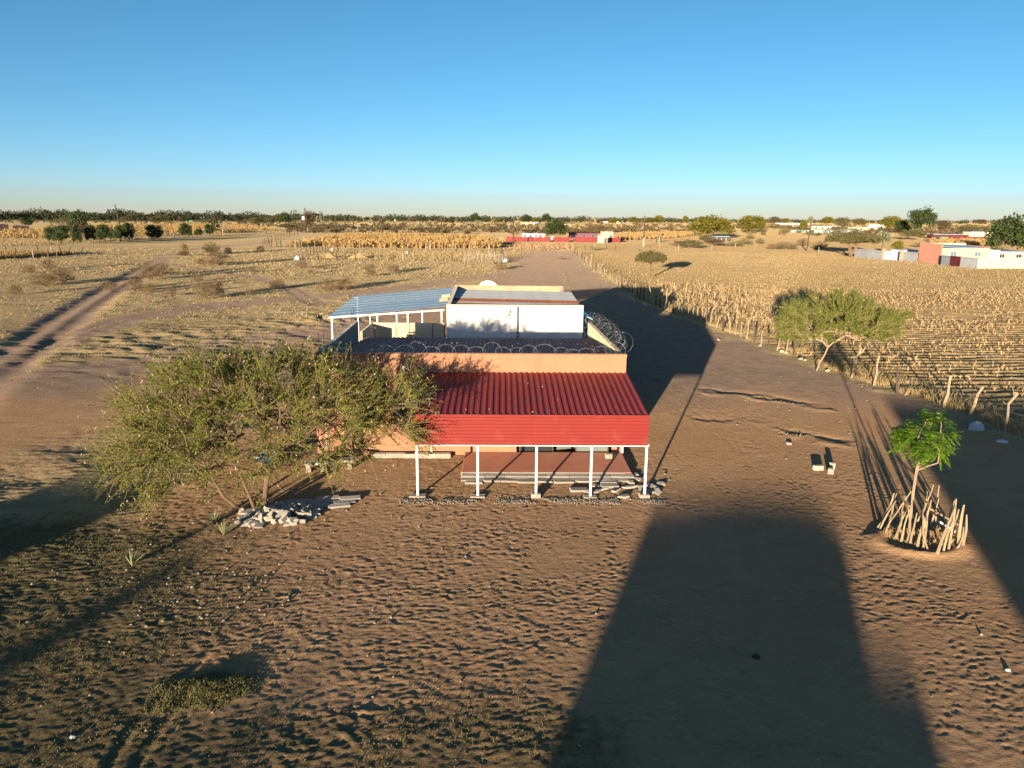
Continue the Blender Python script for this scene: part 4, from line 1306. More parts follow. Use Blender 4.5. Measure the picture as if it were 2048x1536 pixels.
def build_young_tree():
    rs = np.random.RandomState(21)
    bx, by = at(1818, 1062)
    t = thing('young_tree', 'young bright green feathery tree inside the stick enclosure', 'tree', (bx, by, hz(bx, by) - 0.03))
    stem = [(0, 0, -0.1), (0.0, 0.02, 0.7), (-0.03, 0.0, 1.4), (0.0, 0.02, 2.1), (0.05, 0.0, 2.75)]
    c = np.array([0.12, 0.0, 3.42])
    tg = shell_targets(rs, c, (0.72, 0.7, 0.62), 30, -0.6, 0.3)
    tg += [np.array([0.55, -0.2, 2.45]), np.array([0.85, -0.1, 3.5]), np.array([-0.75, -0.1, 3.1]), np.array([0.8, 0, 2.95])]
    P, par, r, ch = grow(rs, [stem], tg, tip_r=0.012, k=4)
    obj('trunk', skeleton_mesh('trunk', P, np.maximum(r, 0.012), ch, M['bark_pale'], 8, rmax=0.085), t)
    parts = []
    nodes = np.where((r < 0.06) & (P[:, 2] > 2.5))[0]
    for k in range(330):
        p = P[rs.choice(nodes)]
        out = unit((p - c)[None])[0]
        d = unit((out * 0.8 + rand_dirs(rs, 1)[0] * 0.7 + np.array([0, 0, 0.15]))[None])[0]
        L = rs.uniform(0.34, 0.58)
        s = unit(np.cross(d, [0, 0, 1])[None])[0]
        nn = 11
        f = np.linspace(0.15, 1, nn)
        axis = p + d * (L * f)[:, None] + np.array([0, 0, -0.30 * L]) * (f ** 2)[:, None]
        wl = 0.20 * np.sin(np.pi * np.clip(f * 0.85 + 0.1, 0, 1))
        tt = rs.uniform(0, 1)
        for sg in (-1, 1):
            A = unit(s * sg + d * 0.45 + np.array([0, 0, -0.25]) + rs.normal(size=(nn, 3)) * 0.1)
            C = axis + A * (wl * .5)[:, None]
            B = unit(np.cross(A, np.array([0, 0, 1.0]) + rs.normal(size=(nn, 3)) * .25))
            w = 0.05
            V = np.stack([C - A * (wl * .5)[:, None], C + B * w * .5, C + A * (wl * .5)[:, None], C - B * w * .5], 1).reshape(-1, 3)
            parts.append((V, np.arange(4 * nn).reshape(nn, 4), np.full(4 * nn, np.clip(tt + rs.normal() * .1, 0, 1))))
    v, f, tt = cat(parts)
    obj('crown', mesh_np('crown', v, f, M['leaf_bright'], tt), t)
    # stick enclosure
    rng = random.Random(31)
    sr = random.Random(8)
    ex, ey = bx + 0.12, by - 0.45
    e = thing('stick_enclosure', 'ring of crooked bare sticks guarding the young tree', 'enclosure', (ex, ey, hz(ex, ey)))
    def stick(px, py, tx, ty, h, r0, crook=0.1):
        X, Y = at(px, py)
        x, y = X - ex, Y - ey
        n = 6
        pts, rad = [], []
        kx, ky = sr.uniform(-crook, crook), sr.uniform(-crook, crook)
        for i in range(n):
            f = i / (n - 1)
            pts.append((x + tx * f + kx * math.sin(math.pi * f) + sr.uniform(-.012, .012), y + ty * f + ky * math.sin(math.pi * f * 1.3), -0.12 + (h + 0.12) * f))
            rad.append(r0 * (1 - 0.55 * f) * sr.uniform(0.88, 1.12))
        MB().tube(pts, rad, 7).build('stick', M['stick'], e, smooth=True)
    # front and side sticks read off the photograph, back ones fill the ring
    for px, py, tx, h, r0 in ((1748, 1058, 0.55, 1.35, .05), (1756, 1062, 0.50, 1.15, .035), (1762, 1068, 0.82, 1.6, .04), (1768, 1072, 0.45, 1.0, .04),
                              (1784, 1078, 0.30, 1.0, .045), (1792, 1080, 0.35, 1.25, .035), (1800, 1084, 0.20, 1.2, .04), (1808, 1086, 0.0, 1.35, .04), (1818, 1090, 0.15, 1.15, .045),
                              (1826, 1092, 0.40, 1.5, .055), (1834, 1098, 0.06, 1.1, .05), (1842, 1100, 0.10, 1.2, .035), (1850, 1102, -0.20, 1.25, .03), (1862, 1104, -0.45, 1.35, .03),
                              (1871, 1114, 0.42, 1.75, .06), (1888, 1108, 0.05, 1.15, .04), (1896, 1104, 0.05, 1.85, .045), (1905, 1100, 0.3, 0.8, .035),
                              (1915, 1098, 0.03, 1.55, .065), (1922, 1096, 0.02, 1.2, .05), (1910, 1078, 0.0, 1.1, .04), (1896, 1066, 0.1, 1.2, .04), (1878, 1056, -0.1, 1.1, .04),
                              (1858, 1050, 0.2, 1.5, .04), (1842, 1046, 0.1, 1.2, .04), (1800, 1044, 0.1, 1.0, .04), (1778, 1046, 0.2, 1.1, .04), (1764, 1050, 0.3, 1.0, .035),
                              (1830, 1045, 0.5, 1.45, .04), (1850, 1064, 0.1, 1.2, .04)):
        stick(px, py, tx, sr.uniform(-0.06, 0.10), h, r0, 0.09)
    MB().tube([(0.35, 0.25, 0.95), (0.75, 0.1, 0.75), (1.2, -0.1, 0.5)], [.03, .028, .02], 6).build('crossbar', M['stick'], e, smooth=True)
    b = MB().box(-0.35, 0.35, -0.02, 0.02, -0.03, 0.03, Matrix.Translation((0.82, -0.12, 0.45)) @ Euler((0, R(32), 0)).to_matrix().to_4x4())
    b.build('white_rail', M['white_plastic'], e)
    # dry grass in the ring
    n = 420
    a, rr = rs.uniform(0, 6.28, n), rs.uniform(0.55, 1.05, n)
    Pp = np.stack([ex + rr * 1.15 * np.cos(a), ey + rr * 0.75 * np.sin(a) - 0.1, np.zeros(n)], 1)
    Pp = Pp[Pp[:, 1] < ey + 0.2]
    Pp[:, 2] = height(Pp[:, 0], Pp[:, 1]) - 0.01
    v, f, tt = blades(rs, Pp, 0.22, 0.025, 0.8)
    tag(obj('dry_grass', mesh_np('dry_grass', v, f, M['straw'], tt)), 'dry straw grass at the foot of the stick enclosure', 'grass', kind='stuff')


build_acacia()
build_fence_tree()
build_young_tree()


# ------------------------------------------------------------------ far trees and bushes: templates, copied
TPL = {}


def lobed_crown(rs, n, leaf, lobes, rx, rz, zc, zmin, tint_up=True, fill=0.5, flat=0.6):
    """leaf clumps on many small lobes round an uneven crown"""
    cs, rr = [], []
    for k in range(lobes):
        d = rs.normal(size=3); d /= np.linalg.norm(d)
        if d[2] < zmin: d[2] = abs(d[2]) * 0.5
        q = rs.uniform(0.45, 0.85)
        cs.append(np.array([d[0] * rx * q, d[1] * rx * q, zc + d[2] * rz * q]))
        rr.append(rs.uniform(0.26, 0.46))
    cs, rr = np.array(cs), np.array(rr)
    i = rs.choice(lobes, n)
    d = rand_dirs(rs, n)
    q = rs.uniform(fill, 1.05, (n, 1))
    C = cs[i] + d * q * rr[i][:, None] * np.array([rx, rx, rz * flat + rx * (1 - flat) * 0.6])
    lt = rs.uniform(0, 1, lobes)[i]
    tint = np.clip(0.5 * lt + 0.5 * rs.uniform(0, 1, n), 0, 1)
    A = rand_dirs(rs, n)
    return leaf_quads(rs, C, A, leaf * 1.3, leaf, tint)


def template(kind):
    if kind in TPL: return TPL[kind]
    rs = np.random.RandomState(sum(map(ord, kind)))
    t = thing({'shrub': 'dry_bush', 'greenbush': 'thorn_bush', 'palm': 'palm_tree', 'agave': 'agave_plant'}.get(kind.rstrip('0123456789'), 'field_tree'), 'x', 'tree', (0, 0, -500))
    k = kind.rstrip('0123456789')
    if k in ('round', 'yellow', 'olive', 'brown', 'tall', 'airy'):
        # unit: 1 m high, 1 m wide; scaled on placing
        lm = M[{'round': 'leaf_dark', 'yellow': 'leaf_yellow', 'olive': 'leaf_olive', 'brown': 'leaf_brown', 'tall': 'leaf_dark', 'airy': 'leaf_olive'}[k]]
        n = {'round': 2600, 'yellow': 3000, 'olive': 1800, 'brown': 1300, 'tall': 3600, 'airy': 1500}[k]
        leaf = {'tall': 0.042, 'yellow': 0.044, 'airy': 0.026}.get(k, 0.052)
        zc, rz = (0.55, 0.50) if k in ('tall', 'airy') else (0.56, 0.50)
        tg = shell_targets(rs, (0, 0, zc), (0.33, 0.33, rz * .8), 26, -0.5, 0.4)
        P, par, r, ch = grow(rs, [[(0, 0, -0.03), (0.01, 0, 0.12), (-0.01, 0.01, 0.25)]], tg, tip_r=0.004, k=3)
        obj('trunk', skeleton_mesh('trunk', P, r, ch, M['bark'], 5), t)
        v, f, tt = lobed_crown(rs, n, leaf, 46, 0.5, rz, zc, -0.8, fill=0.3)
        v[:, 2] = np.maximum(v[:, 2], 0.06)
        obj('crown', mesh_np('crown', v, f, lm, tt), t)
    elif k == 'umbrella':
        tg = [np.array([0.46 * q * math.cos(a), 0.46 * q * math.sin(a), 0.70 + 0.14 * rs.random()]) for q, a in zip(rs.random(46) ** .5, rs.uniform(0, 6.28, 46))]
        P, par, r, ch = grow(rs, [[(0, 0, -0.03), (0.01, 0, 0.15), (0.0, 0.01, 0.32)], [(0.0, 0, 0.1), (0.06, 0.0, 0.3), (0.12, 0.02, 0.45)], [(0, 0, .12), (-0.07, 0.02, .32), (-.14, 0, .48)]], tg, tip_r=0.004, k=3)
        obj('trunk', skeleton_mesh('trunk', P, r * 2.6, ch, M['bark'], 5), t)
        n = 4200
        q, a = rs.random(n) ** 0.5, rs.uniform(0, 6.28, n)
        top = 0.97 - 0.20 * q ** 2 + 0.05 * np.sin(a * 5 + 3 * q)
        z = top - rs.random(n) ** 1.3 * (0.46 - 0.30 * q)
        C = np.stack([0.5 * q * np.cos(a) * (1 + .12 * np.sin(3 * a)), 0.5 * q * np.sin(a), z], 1)
        v, f, tt = leaf_quads(rs, C, unit(rand_dirs(rs, n) + np.array([0, 0, .4])), 0.055, 0.026, rs.uniform(0, 1, n))
        obj('crown', mesh_np('crown', v, f, M['leaf_olive'], tt), t)
    elif k == 'bare':
        tg = shell_targets(rs, (0, 0, 0.55), (0.48, 0.4, 0.42), 90, -0.4, 0.35)
        P, par, r, ch = grow(rs, [[(0, 0, -0.03), (0.0, 0, 0.12), (0.02, 0.01, 0.2)]], tg, tip_r=0.005, k=4)
        obj('trunk', skeleton_mesh('trunk', P, r, ch, M['post'], 5, thin=0.0), t)
        v, f, tt = leaf_quads(rs, P[rs.choice(len(P), 200)] + rs.normal(size=(200, 3)) * .03, rand_dirs(rs, 200), 0.05, 0.02, rs.uniform(0, 1, 200))
        obj('crown', mesh_np('crown', v, f, M['leaf_dry'], tt), t)
    elif k == 'palm':
        MB().tube([(0, 0, -0.03), (0.01, 0, 0.3), (0, 0.01, 0.62)], [0.05, 0.04, 0.035], 7).build('trunk', M['bark'], t, smooth=True)
        parts = []
        for q in range(34):
            d = rand_dirs(rs, 1)[0]
            if d[2] < -0.35: d[2] = -d[2] * .3
            d = d / np.linalg.norm(d)
            base = np.array([0, 0, 0.66]); hub = base + d * 0.22
            nn = 9
            s = unit(np.cross(d, rand_dirs(rs, 1)[0])[None])[0]
            ang = np.linspace(-1.25, 1.25, nn)
            A = unit(d * np.cos(ang)[:, None] + s * np.sin(ang)[:, None])
            C = hub + A * 0.09
            parts.append(leaf_quads(rs, C, A, np.full(nn, 0.19), np.full(nn, 0.05), rs.uniform(0, 1, nn)))
            parts.append(leaf_quads(rs, (base + hub)[None] / 2, d[None], np.array([0.22]), np.array([0.015]), np.array([0.2])))
        v, f, tt = cat(parts)
        obj('crown', mesh_np('crown', v, f, M['leaf_palm'], tt), t)
    elif k in ('shrub', 'greenbush'):
        tg = shell_targets(rs, (0, 0, 0.25), (0.5, 0.42, 0.75), 170, -0.15, 0.25)
        st = [[(rs.uniform(-.05, .05), rs.uniform(-.05, .05), -0.03), (rs.uniform(-.15, .15), rs.uniform(-.15, .15), 0.2)] for _ in range(7)]
        P, par, r, ch = grow(rs, st, tg, tip_r=0.0035, k=4, wob=0.16)
        obj('stems', skeleton_mesh('stems', P, np.minimum(r * 1.4, 0.022), ch, M['twig'], 4), t)
        thin = np.where(r < 0.008)[0]
        nl = 2300 if k == 'shrub' else 3000
        C = P[rs.choice(thin, nl)] + rs.normal(size=(nl, 3)) * 0.045
        C[:, 2] = np.abs(C[:, 2])
        v, f, tt = leaf_quads(rs, C, rand_dirs(rs, nl), 0.042, 0.020, rs.uniform(0, 1, nl))
        # fine twig spray
        n2 = 420
        src = P[rs.choice(thin, n2)]; D = unit(unit(src - np.array([0, 0, .1])) + rand_dirs(rs, n2) * .7)
        L = rs.uniform(0.05, 0.17, (n2, 1)); B = unit(np.cross(D, rand_dirs(rs, n2))) * 0.0035
        V2 = np.stack([src - B, src + B, src + D * L + B * .4, src + D * L - B * .4], 1).reshape(-1, 3)
        obj('twigs', mesh_np('twigs', V2, np.arange(len(V2)).reshape(-1, 4), M['twig']), t)['kind'] = 'stuff'
        obj('foliage', mesh_np('foliage', v, f, M['leaf_dry' if k == 'shrub' else 'leaf_olive'], tt), t)
    elif k == 'agave':
        parts = []
        for q in range(26):
            a = rs.uniform(0, 6.28); el = rs.uniform(0.45, 1.45)
            d = np.array([math.cos(a) * math.cos(el), math.sin(a) * math.cos(el), math.sin(el)])
            s = unit(np.cross(d, [0, 0, 1.0])[None])[0]
            L = rs.uniform(0.75, 1.05)
            w = 0.032
            pts = [(0.02, .8), (0.35, 1.0), (0.7, .7), (1.0, .08)]
            V = []
            for fpos, ww in pts:
                p = d * L * fpos + np.array([0, 0, -0.22 * fpos ** 2.2 * math.cos(el)])
                V += [p - s * w * ww, p + s * w * ww]
            F = np.array([[0, 1, 3, 2], [2, 3, 5, 4], [4, 5, 7, 6]])
            parts.append((np.array(V), F, np.full(8, rs.uniform(0, 1))))
        v, f, tt = cat(parts)
        obj('leaf_rosette', mesh_np('leaf_rosette', v, f, M['agave'], tt), t)
        MB().tube([(0, 0, -0.03), (0, 0, 0.08)], [0.06, 0.03], 6).build('stem', M['bark_pale'], t)
    TPL[kind] = t
    return t


USED = set()


def plant(kind, px, yb, hp, wp, label, cat_='tree', group=None, rz=None, depth=None):
    """stand a plant at photograph pixel (px, yb); hp/wp are its height and width in pixels"""
    t = template(kind)
    X, Y = at(px, yb)
    s = mpp(Y)
    if kind in USED: t = copy_tree(t)
    USED.add(kind)
    rng = random.Random(int(px * 7 + yb * 13))
    t.location = (X, Y, hz(X, Y) - 0.01)
    t.rotation_euler = (0, 0, rng.uniform(0, 6.28) if rz is None else rz)
    if kind.startswith('round'): hp, wp = hp * 1.2, wp * 1.15
    w = wp * s
    t.scale = (w, w * (depth or 0.95), hp * s)
    for k in ('label', 'category', 'group'):
        if k in t: del t[k]
    tag(t, label, cat_, group)
    return t


T_ = plant
# named single trees
T_('yellow1', 1424, 478, 46, 90, 'broad yellow-green tree over a low dark shed')
T_('yellow2', 1500, 465, 33, 62, 'yellow-green tree with bare sandy shade beside the broad one')
T_('tall', 1841, 468, 50, 56, 'tall dark green tree rising above the skyline')
T_('round2', 1806, 466, 20, 30, 'dark bushy tree at the foot of the tall tree')
T_('yellow2', 1783, 460, 27, 46, 'dense mid-green tree next to the tall dark tree')
T_('umbrella1', 1702, 515, 50, 108, 'wide flat-topped thorn tree before the corrugated fence')
T_('palm', 1763, 514, 52, 42, 'grey-green fan palm growing at the corrugated fence')
T_('yellow1', 1794, 509, 28, 26, 'small yellow-green tree behind the corrugated fence')
T_('round1', 2012, 518, 68, 78, 'dark dense tree behind the pale corrugated fence')
T_('yellow2', 2046, 505, 60, 40, 'olive tree half hidden behind the dark dense tree')
T_('round1', 1111, 481, 33, 40, 'round dark green tree in the red-fenced compound')
T_('umbrella2', 1300, 556, 54, 66, 'small umbrella thorn tree alone in the dry field')
T_('airy', 124, 479, 50, 56, 'airy grey-green tree behind the long wire fence')
T_('round2', 158, 472, 42, 34, 'dark tree joined behind the airy grey-green one')
T_('brown1', 165, 482, 34, 44, 'brownish bushy tree in front of the dark one')
T_('round2', 54, 453, 15, 24, 'dark tree over the maroon sheet fence')
T_('bare1', 40, 462, 24, 22, 'leafless tree before the maroon sheet fence')
T_('bare1', 446, 471, 32, 36, 'large leafless tree by the dirt road fence')
T_('round2', 433, 467, 23, 18, 'green tree touching the leafless tree by the dirt road')
T_('umbrella2', 574, 465, 18, 28, 'flat-topped thorn tree by the road bend')
T_('round1', 570, 452, 21, 26, 'dark green tree behind the road bend')
T_('brown1', 616, 460, 34, 28, 'tall brown tree behind the transformer poles')
T_('palm', 639, 458, 27, 18, 'fan palm beside the brown tree near the transformer')
T_('yellow1', 619, 458, 9, 9, 'small bright bush below the brown tree')
T_('brown1', 553, 450, 20, 18, 'rust-brown tree left standing beside the dark green tree')
T_('olive1', 514, 452, 16, 44, 'low wide olive thicket across the road bend', 'thicket')
T_('olive2', 540, 451, 17, 26, 'olive bush next to the low wide thicket', 'bush')
T_('palm', 1619, 458, 25, 15, 'thin palm standing right behind the tall pole')
T_('olive1', 1935, 470, 20, 46, 'olive tree beyond the long maroon fence')
T_('brown1', 1884, 466, 24, 30, 'brown tree behind the long maroon fence')
T_('palm', 1896, 466, 26, 16, 'palm rising behind the long maroon fence')
T_('olive2', 1828, 480, 20, 46, 'wide olive bush behind the pink house', 'bush')
T_('yellow1', 1607, 461, 20, 20, 'yellow-green tree beside the pale blue wall')
T_('olive1', 1685, 458, 22, 40, 'grey-olive tree behind the thatched hut')
T_('olive2', 1718, 455, 18, 32, 'olive tree between the hut and the white house')
T_('yellow2', 1654, 450, 16, 26, 'yellow tree behind the pale blue wall')
T_('olive1', 1378, 497, 17, 60, 'low tangled bush beside the road fence and pole', 'bush')
T_('olive2', 1412, 486, 16, 30, 'green-grey bush before the low dark shed', 'bush')
T_('brown1', 1432, 493, 15, 44, 'brown bush in front of the low dark shed', 'bush')
# look-alikes
for x, yb, hp, wp in ((104, 485, 21, 22), (124, 487, 25, 26), (155, 489, 26, 18), (183, 485, 24, 20), (205, 485, 25, 22), (221, 480, 16, 16), (239, 482, 22, 20), (258, 482, 25, 20), (309, 480, 21, 28), (372, 475, 20, 22), (419, 470, 15, 16), (397, 472, 10, 14)):
    T_('round2', x, yb + 1, hp * 1.25, wp * 1.2, 'small round tree in the row along the long wire fence', 'tree', 'trees along the long wire fence')
for x, yb, hp, wp in ((252, 447, 14, 22), (282, 443, 9, 20), (322, 447, 17, 32), (363, 446, 13, 20), (308, 448, 14, 22), (410, 447, 8, 22), (422, 450, 12, 16), (485, 449, 9, 26)):
    T_('brown2' if x % 2 else 'olive2', x, yb, hp, wp, 'brown thorn tree standing in the yellow field beyond the maize', 'tree', 'brown trees in the yellow field')
for x, yb, hp, wp in ((1053, 447, 14, 22), (1092, 448, 16, 22), (950, 448, 17, 22)):
    T_('round1', x, yb, hp, wp, 'dark round tree beyond the cream compound', 'tree', 'dark round trees beyond the cream compound')
for x, yb, hp, wp in ((994, 446, 9, 18), (1070, 446, 11, 16), (1266, 447, 13, 24), (1318, 448, 17, 22), (1370, 448, 16, 14), (1299, 448, 13, 32), (1570, 447, 10, 16), (1520, 452, 18, 18), (1226, 449, 13, 20)):
    T_('yellow2', x, yb, hp, wp, 'small far yellowish tree in the scrub below the skyline', 'tree', 'far yellowish trees')
for x, yb, hp, wp in ((827, 446, 13, 16), (764, 450, 13, 14), (882, 446, 12, 12), (1546, 450, 17, 24), (1123, 449, 9, 18), (1200, 450, 12, 16), (1760, 450, 10, 16), (2005, 450, 12, 26), (1955, 447, 8, 26), (1965, 450, 11, 20)):
    T_('brown2', x, yb, hp, wp, 'small far brown tree in the scrub below the skyline', 'tree', 'far brown trees')
for x, yb, hp, wp in ((955, 458, 18, 12), (1380, 455, 12, 10), (1466, 451, 10, 12), (1752, 449, 9, 9), (1225, 473, 14, 10), (1653, 447, 9, 9)):
    T_('palm', x, yb, hp, wp, 'small far fan palm among the dry scrub', 'palm', 'far palms')

# dry bushes on the open ground to the left
for x, yb, wp, hp in ((436, 531, 66, 30), (402, 530, 26, 14), (97, 540, 34, 24), (58, 547, 30, 16), (88, 572, 60, 28), (125, 566, 56, 34), (300, 560, 52, 32), (325, 552, 46, 30), (272, 583, 46, 30), (300, 585, 30, 20),
                      (395, 563, 24, 14), (412, 598, 46, 38), (436, 592, 34, 34), (555, 578, 34, 22), (342, 592, 30, 20), (222, 582, 34, 20), (603, 537, 30, 17), (740, 553, 30, 28), (786, 544, 30, 15), (655, 582, 46, 28),
                      (690, 580, 44, 26), (505, 545, 22, 10), (640, 538, 26, 8), (1003, 539, 32, 12), (620, 548, 14, 10), (500, 590, 24, 14), (180, 520, 16, 6), (30, 590, 34, 22)):
    lab_, grp_ = (('low dry bush on the grass outside the dirt road, towards the leaning old fence', 'bushes outside the dirt road') if x < 240 else
                  ('low dry bush between the dirt road and the crossing track', 'bushes inside the dirt road') if x < 450 else
                  ('low dry bush between the lean-to shelter and the plot with sand heaps', 'bushes before the sand heap plot'))
    T_('shrub1' if x % 3 else 'shrub2', x, yb, hp, wp, lab_, 'bush', grp_)
T_('greenbush', 424, 509, 24, 44, 'green-grey thorn bush where the tracks fork', 'bush')
T_('shrub2', 370, 512, 26, 20, 'reddish dry bush on a dark cut heap by the fork', 'bush')
T_('shrub1', 456, 507, 14, 20, 'small dry bush beside the green-grey thorn bush', 'bush')
T_('shrub2', 521, 503, 12, 22, 'dark cut thorn bush before the picket corner', 'bush')
T_('greenbush', 366, 512, 10, 28, 'dark heap of cut thorn branches by the fork', 'brush heap')
for x, yb, wp, hp in ((1570, 499, 60, 15), (1545, 499, 30, 12), (1605, 492, 34, 15), (1640, 498, 40, 16), (1490, 489, 34, 12), (1520, 488, 22, 12), (1470, 493, 40, 10), (1500, 478, 20, 10), (1355, 492, 36, 11), (1845, 495, 30, 12)):
    T_('shrub2' if x % 2 else 'greenbush', x, yb, hp, wp, 'brown tangled bush along the far field edge', 'bush', 'bushes along the far field edge')
T_('agave', 1188, 501, 15, 22, 'green agave by the field fence corner', 'agave')
T_('agave', 1277, 502, 6, 12, 'tiny blue-green agave in the far field', 'agave')
T_('agave', 991, 529, 13, 18, 'agave at the foot of the pale pickets', 'agave')
T_('agave', 1121, 519, 10, 16, 'agave at the edge of the wide dirt road', 'agave')
T_('agave', 447, 1070, 42, 44, 'agave with pale stiff leaves in front of the rubble heap', 'agave', rz=0.4)
T_('agave', 428, 1048, 34, 52, 'agave with drooping leaves behind the pale stiff one', 'agave', rz=2.0)
T_('agave', 264, 1132, 48, 50, 'thin lone agave in the shaded front yard', 'agave', rz=1.1)
for k_ in TPL:
    assert k_ in USED, k_


# ------------------------------------------------------------------ fences
rngF = random.Random(17)


def post_mesh(name, h, r, crook, m, seed, fork=False):
    q = random.Random(seed)
    pts, rad = [], []
    for i in range(5):
        f = i / 4
        pts.append((q.uniform(-crook, crook) * f, q.uniform(-crook, crook) * f, -0.15 + (h + 0.15) * f))
        rad.append(r * (1.1 - 0.3 * f) * q.uniform(0.9, 1.1))
    b = MB().tube(pts, rad, 6)
    if fork:
        p = Vector(pts[3]); e = Vector((q.uniform(0.25, 0.5), 0, h * 1.05))
        b.tube([p, (p + e) / 2 + Vector((0.05, 0, 0)), e], [r * .8, r * .6, r * .4], 5)
    return b.mesh(name, m, smooth=True)


POSTS = {
    'old': [post_mesh('post', 1.0, 0.055, 0.13, M['post'], s, s == 3) for s in range(5)],
    'dark': [post_mesh('post', 1.0, 0.085, 0.01, M['post_dark'], s + 20) for s in range(2)],
    'white': [post_mesh('post', 1.0, 0.06, 0.01, M['post_white'], 41)],
    'thin': [post_mesh('post', 1.0, 0.035, 0.03, M['post'], s + 60) for s in range(3)],
}


def fence(label, posts, wires=(0.35, 0.7, 1.0), wire_r=0.006, cat_='fence', group=None, name='post_fence'):
    """posts: list of (x, y, height, style, lean_x, lean_y, width)"""
    x0, y0 = posts[0][:2]
    t = thing(name, label, cat_, (x0, y0, 0), 0, group)
    tops = []
    for (x, y, h, st, lx, ly, w) in posts:
        z = hz(x, y)
        me = rngF.choice(POSTS[st])
        o = obj('post', me, t, (x - x0, y - y0, z), (ly, lx, rngF.uniform(0, 6.28) if st != 'old' else rngF.uniform(-0.6, 0.6)), (w, w, h))
        tops.append(Vector((x - x0, y - y0, z)))
    for wh in wires:
        b = MB()
        pts = []
        for i, p in enumerate(tops):
            hh = min(posts[i][2] * 0.92, 1.25) * wh
            pts.append(p + Vector((0, 0, hh)))
        q = []
        for a, c in zip(pts[:-1], pts[1:]):
            q += [a, (a + c) / 2 - Vector((0, 0, 0.03))]
        q.append(pts[-1])
        b.tube(q, wire_r, 3, cap=False)
        b.build('wire', M['fence_wire'], t)
    return t


def along(pxs, step, style, h, w=1.0, jit=0.12, lean=0.05, mixst=None):
    """posts every `step` metres along a pixel polyline"""
    P = [Vector(at(*p)) for p in pxs]
    out = []
    acc = 0.0
    for a, b in zip(P[:-1], P[1:]):
        L = (b - a).length
        while acc < L:
            p = a + (b - a) * (acc / L)
            st = mixst[rngF.randrange(len(mixst))] if mixst else style
            out.append((p.x + rngF.uniform(-.15, .15), p.y + rngF.uniform(-.2, .2), h * rngF.uniform(1 - jit, 1 + jit), st, rngF.gauss(0, lean), rngF.gauss(0, lean), w * rngF.uniform(.85, 1.2)))
            acc += step * rngF.uniform(0.85, 1.15)
        acc -= L
    return out


# the crooked field fence on the right
ps = []
big = {1241: 2.0, 1304: 2.1, 1329: 2.3, 1420: 2.3, 1460: 1.7, 1494: 2.1, 1703: 2.1, 1748: 2.0, 1889: 1.9, 1939: 1.7, 2009: 2.1, 1182: 2.6, 1203: 2.0}
for i, (px_, py_) in enumerate(FENCE_R_PX):
    X, Y = at(px_, py_)
    ps.append((X, Y, big.get(px_, rngF.uniform(1.25, 1.7)), 'dark' if px_ in (1538, 1589, 1794, 1274, 1279) else 'old', rngF.gauss(0, 0.09) + (0.35 if px_ == 1939 else 0), rngF.gauss(0, 0.05),
               (1.25 if px_ in big else 1.0) * rngF.uniform(0.85, 1.15)))
    if i < len(FENCE_R_PX) - 1 and i < 29:
        X2, Y2 = at(*FENCE_R_PX[i + 1])
        for f in (0.33, 0.66):
            ps.append((X + (X2 - X) * f, Y + (Y2 - Y) * f, rngF.uniform(1.1, 1.7), 'thin' if rngF.random() < .6 else 'dark', rngF.gauss(0, 0.1), 0, rngF.uniform(0.8, 1.4)))
fence('crooked pale wooden post fence between the dirt yard and maize field', ps, (0.3, 0.6, 0.9), 0.008)

fence('long wire fence of dark posts along the dirt road and yellow field', along([(-40, 494), (60, 492), (116, 491), (190, 488), (260, 482), (320, 479), (385, 475), (455, 471), (500, 468), (610, 461)], 4.6, 'dark', 1.55, 1.3, lean=0.03, mixst=['dark', 'dark', 'dark', 'old']))
fence('leaning old post fence round the weedy plot at the far left',
      [(*at(a, b), h, s, l, 0, 1.5) for a, b, h, s, l in ((14, 510, 2.6, 'dark', -0.12), (31, 519, 2.6, 'dark', -0.1), (44, 508, 2.0, 'thin', -0.15), (67, 517, 2.2, 'white', 0), (78, 511, 2.6, 'dark', -0.18), (97, 514, 2.0, 'dark', -0.08),
                                                      (104, 511, 2.3, 'white', 0.0), (114, 513, 1.8, 'thin', -.1), (123, 511, 3.0, 'dark', -0.28), (136, 510, 2.4, 'dark', -0.4), (159, 512, 2.8, 'dark', -0.5))])
ps = [(*at(a, b), 2.2, s, 0, 0, 1.5) for a, b, s in ((606, 521, 'dark'), (636, 521, 'dark'), (673, 521, 'dark'), (711, 522, 'dark'), (744, 522, 'dark'), (787, 523, 'dark'), (806, 523, 'white'), (827, 523, 'old'), (867, 524, 'old'), (904, 523, 'dark'), (928, 523, 'old'))]
fence('fence of dark posts round the grassy plot with sand heaps', ps)
ps = [(*at(929 + 2.85 * k, 523 - (k % 3) * 0.2), 2.1 * rngF.uniform(.85, 1.1), 'old' if k % 3 else 'white', rngF.gauss(0, .04), 0, 1.2) for k in range(28)]
ps += [(*at(1003, 514), 2.4, 'dark', 0.05, 0, 1.8), (*at(1007, 517), 2.3, 'dark', 0.1, 0, 1.8), (*at(1009, 521), 2.2, 'old', 0, 0, 1.5), (*at(1000, 508), 2.4, 'dark', 0, 0, 1.8)]
fence('pale wooden pickets closing the corner of the grassy plot', ps, (0.5, 0.9), name='picket_fence')
fence('rear fence of dark posts before the tall dry maize', [(*at(a, b), 2.2, s, 0, 0, 1.5) for a, b, s in ((676, 500, 'dark'), (702, 500, 'dark'), (733, 502, 'dark'), (760, 502, 'old'), (793, 502, 'dark'), (822, 503, 'dark'), (852, 503, 'old'), (861, 500, 'white'), (883, 504, 'dark'), (895, 503, 'old'), (913, 504, 'dark'), (940, 504, 'old'), (966, 504, 'dark'), (978, 504, 'old'), (990, 505, 'dark'))])
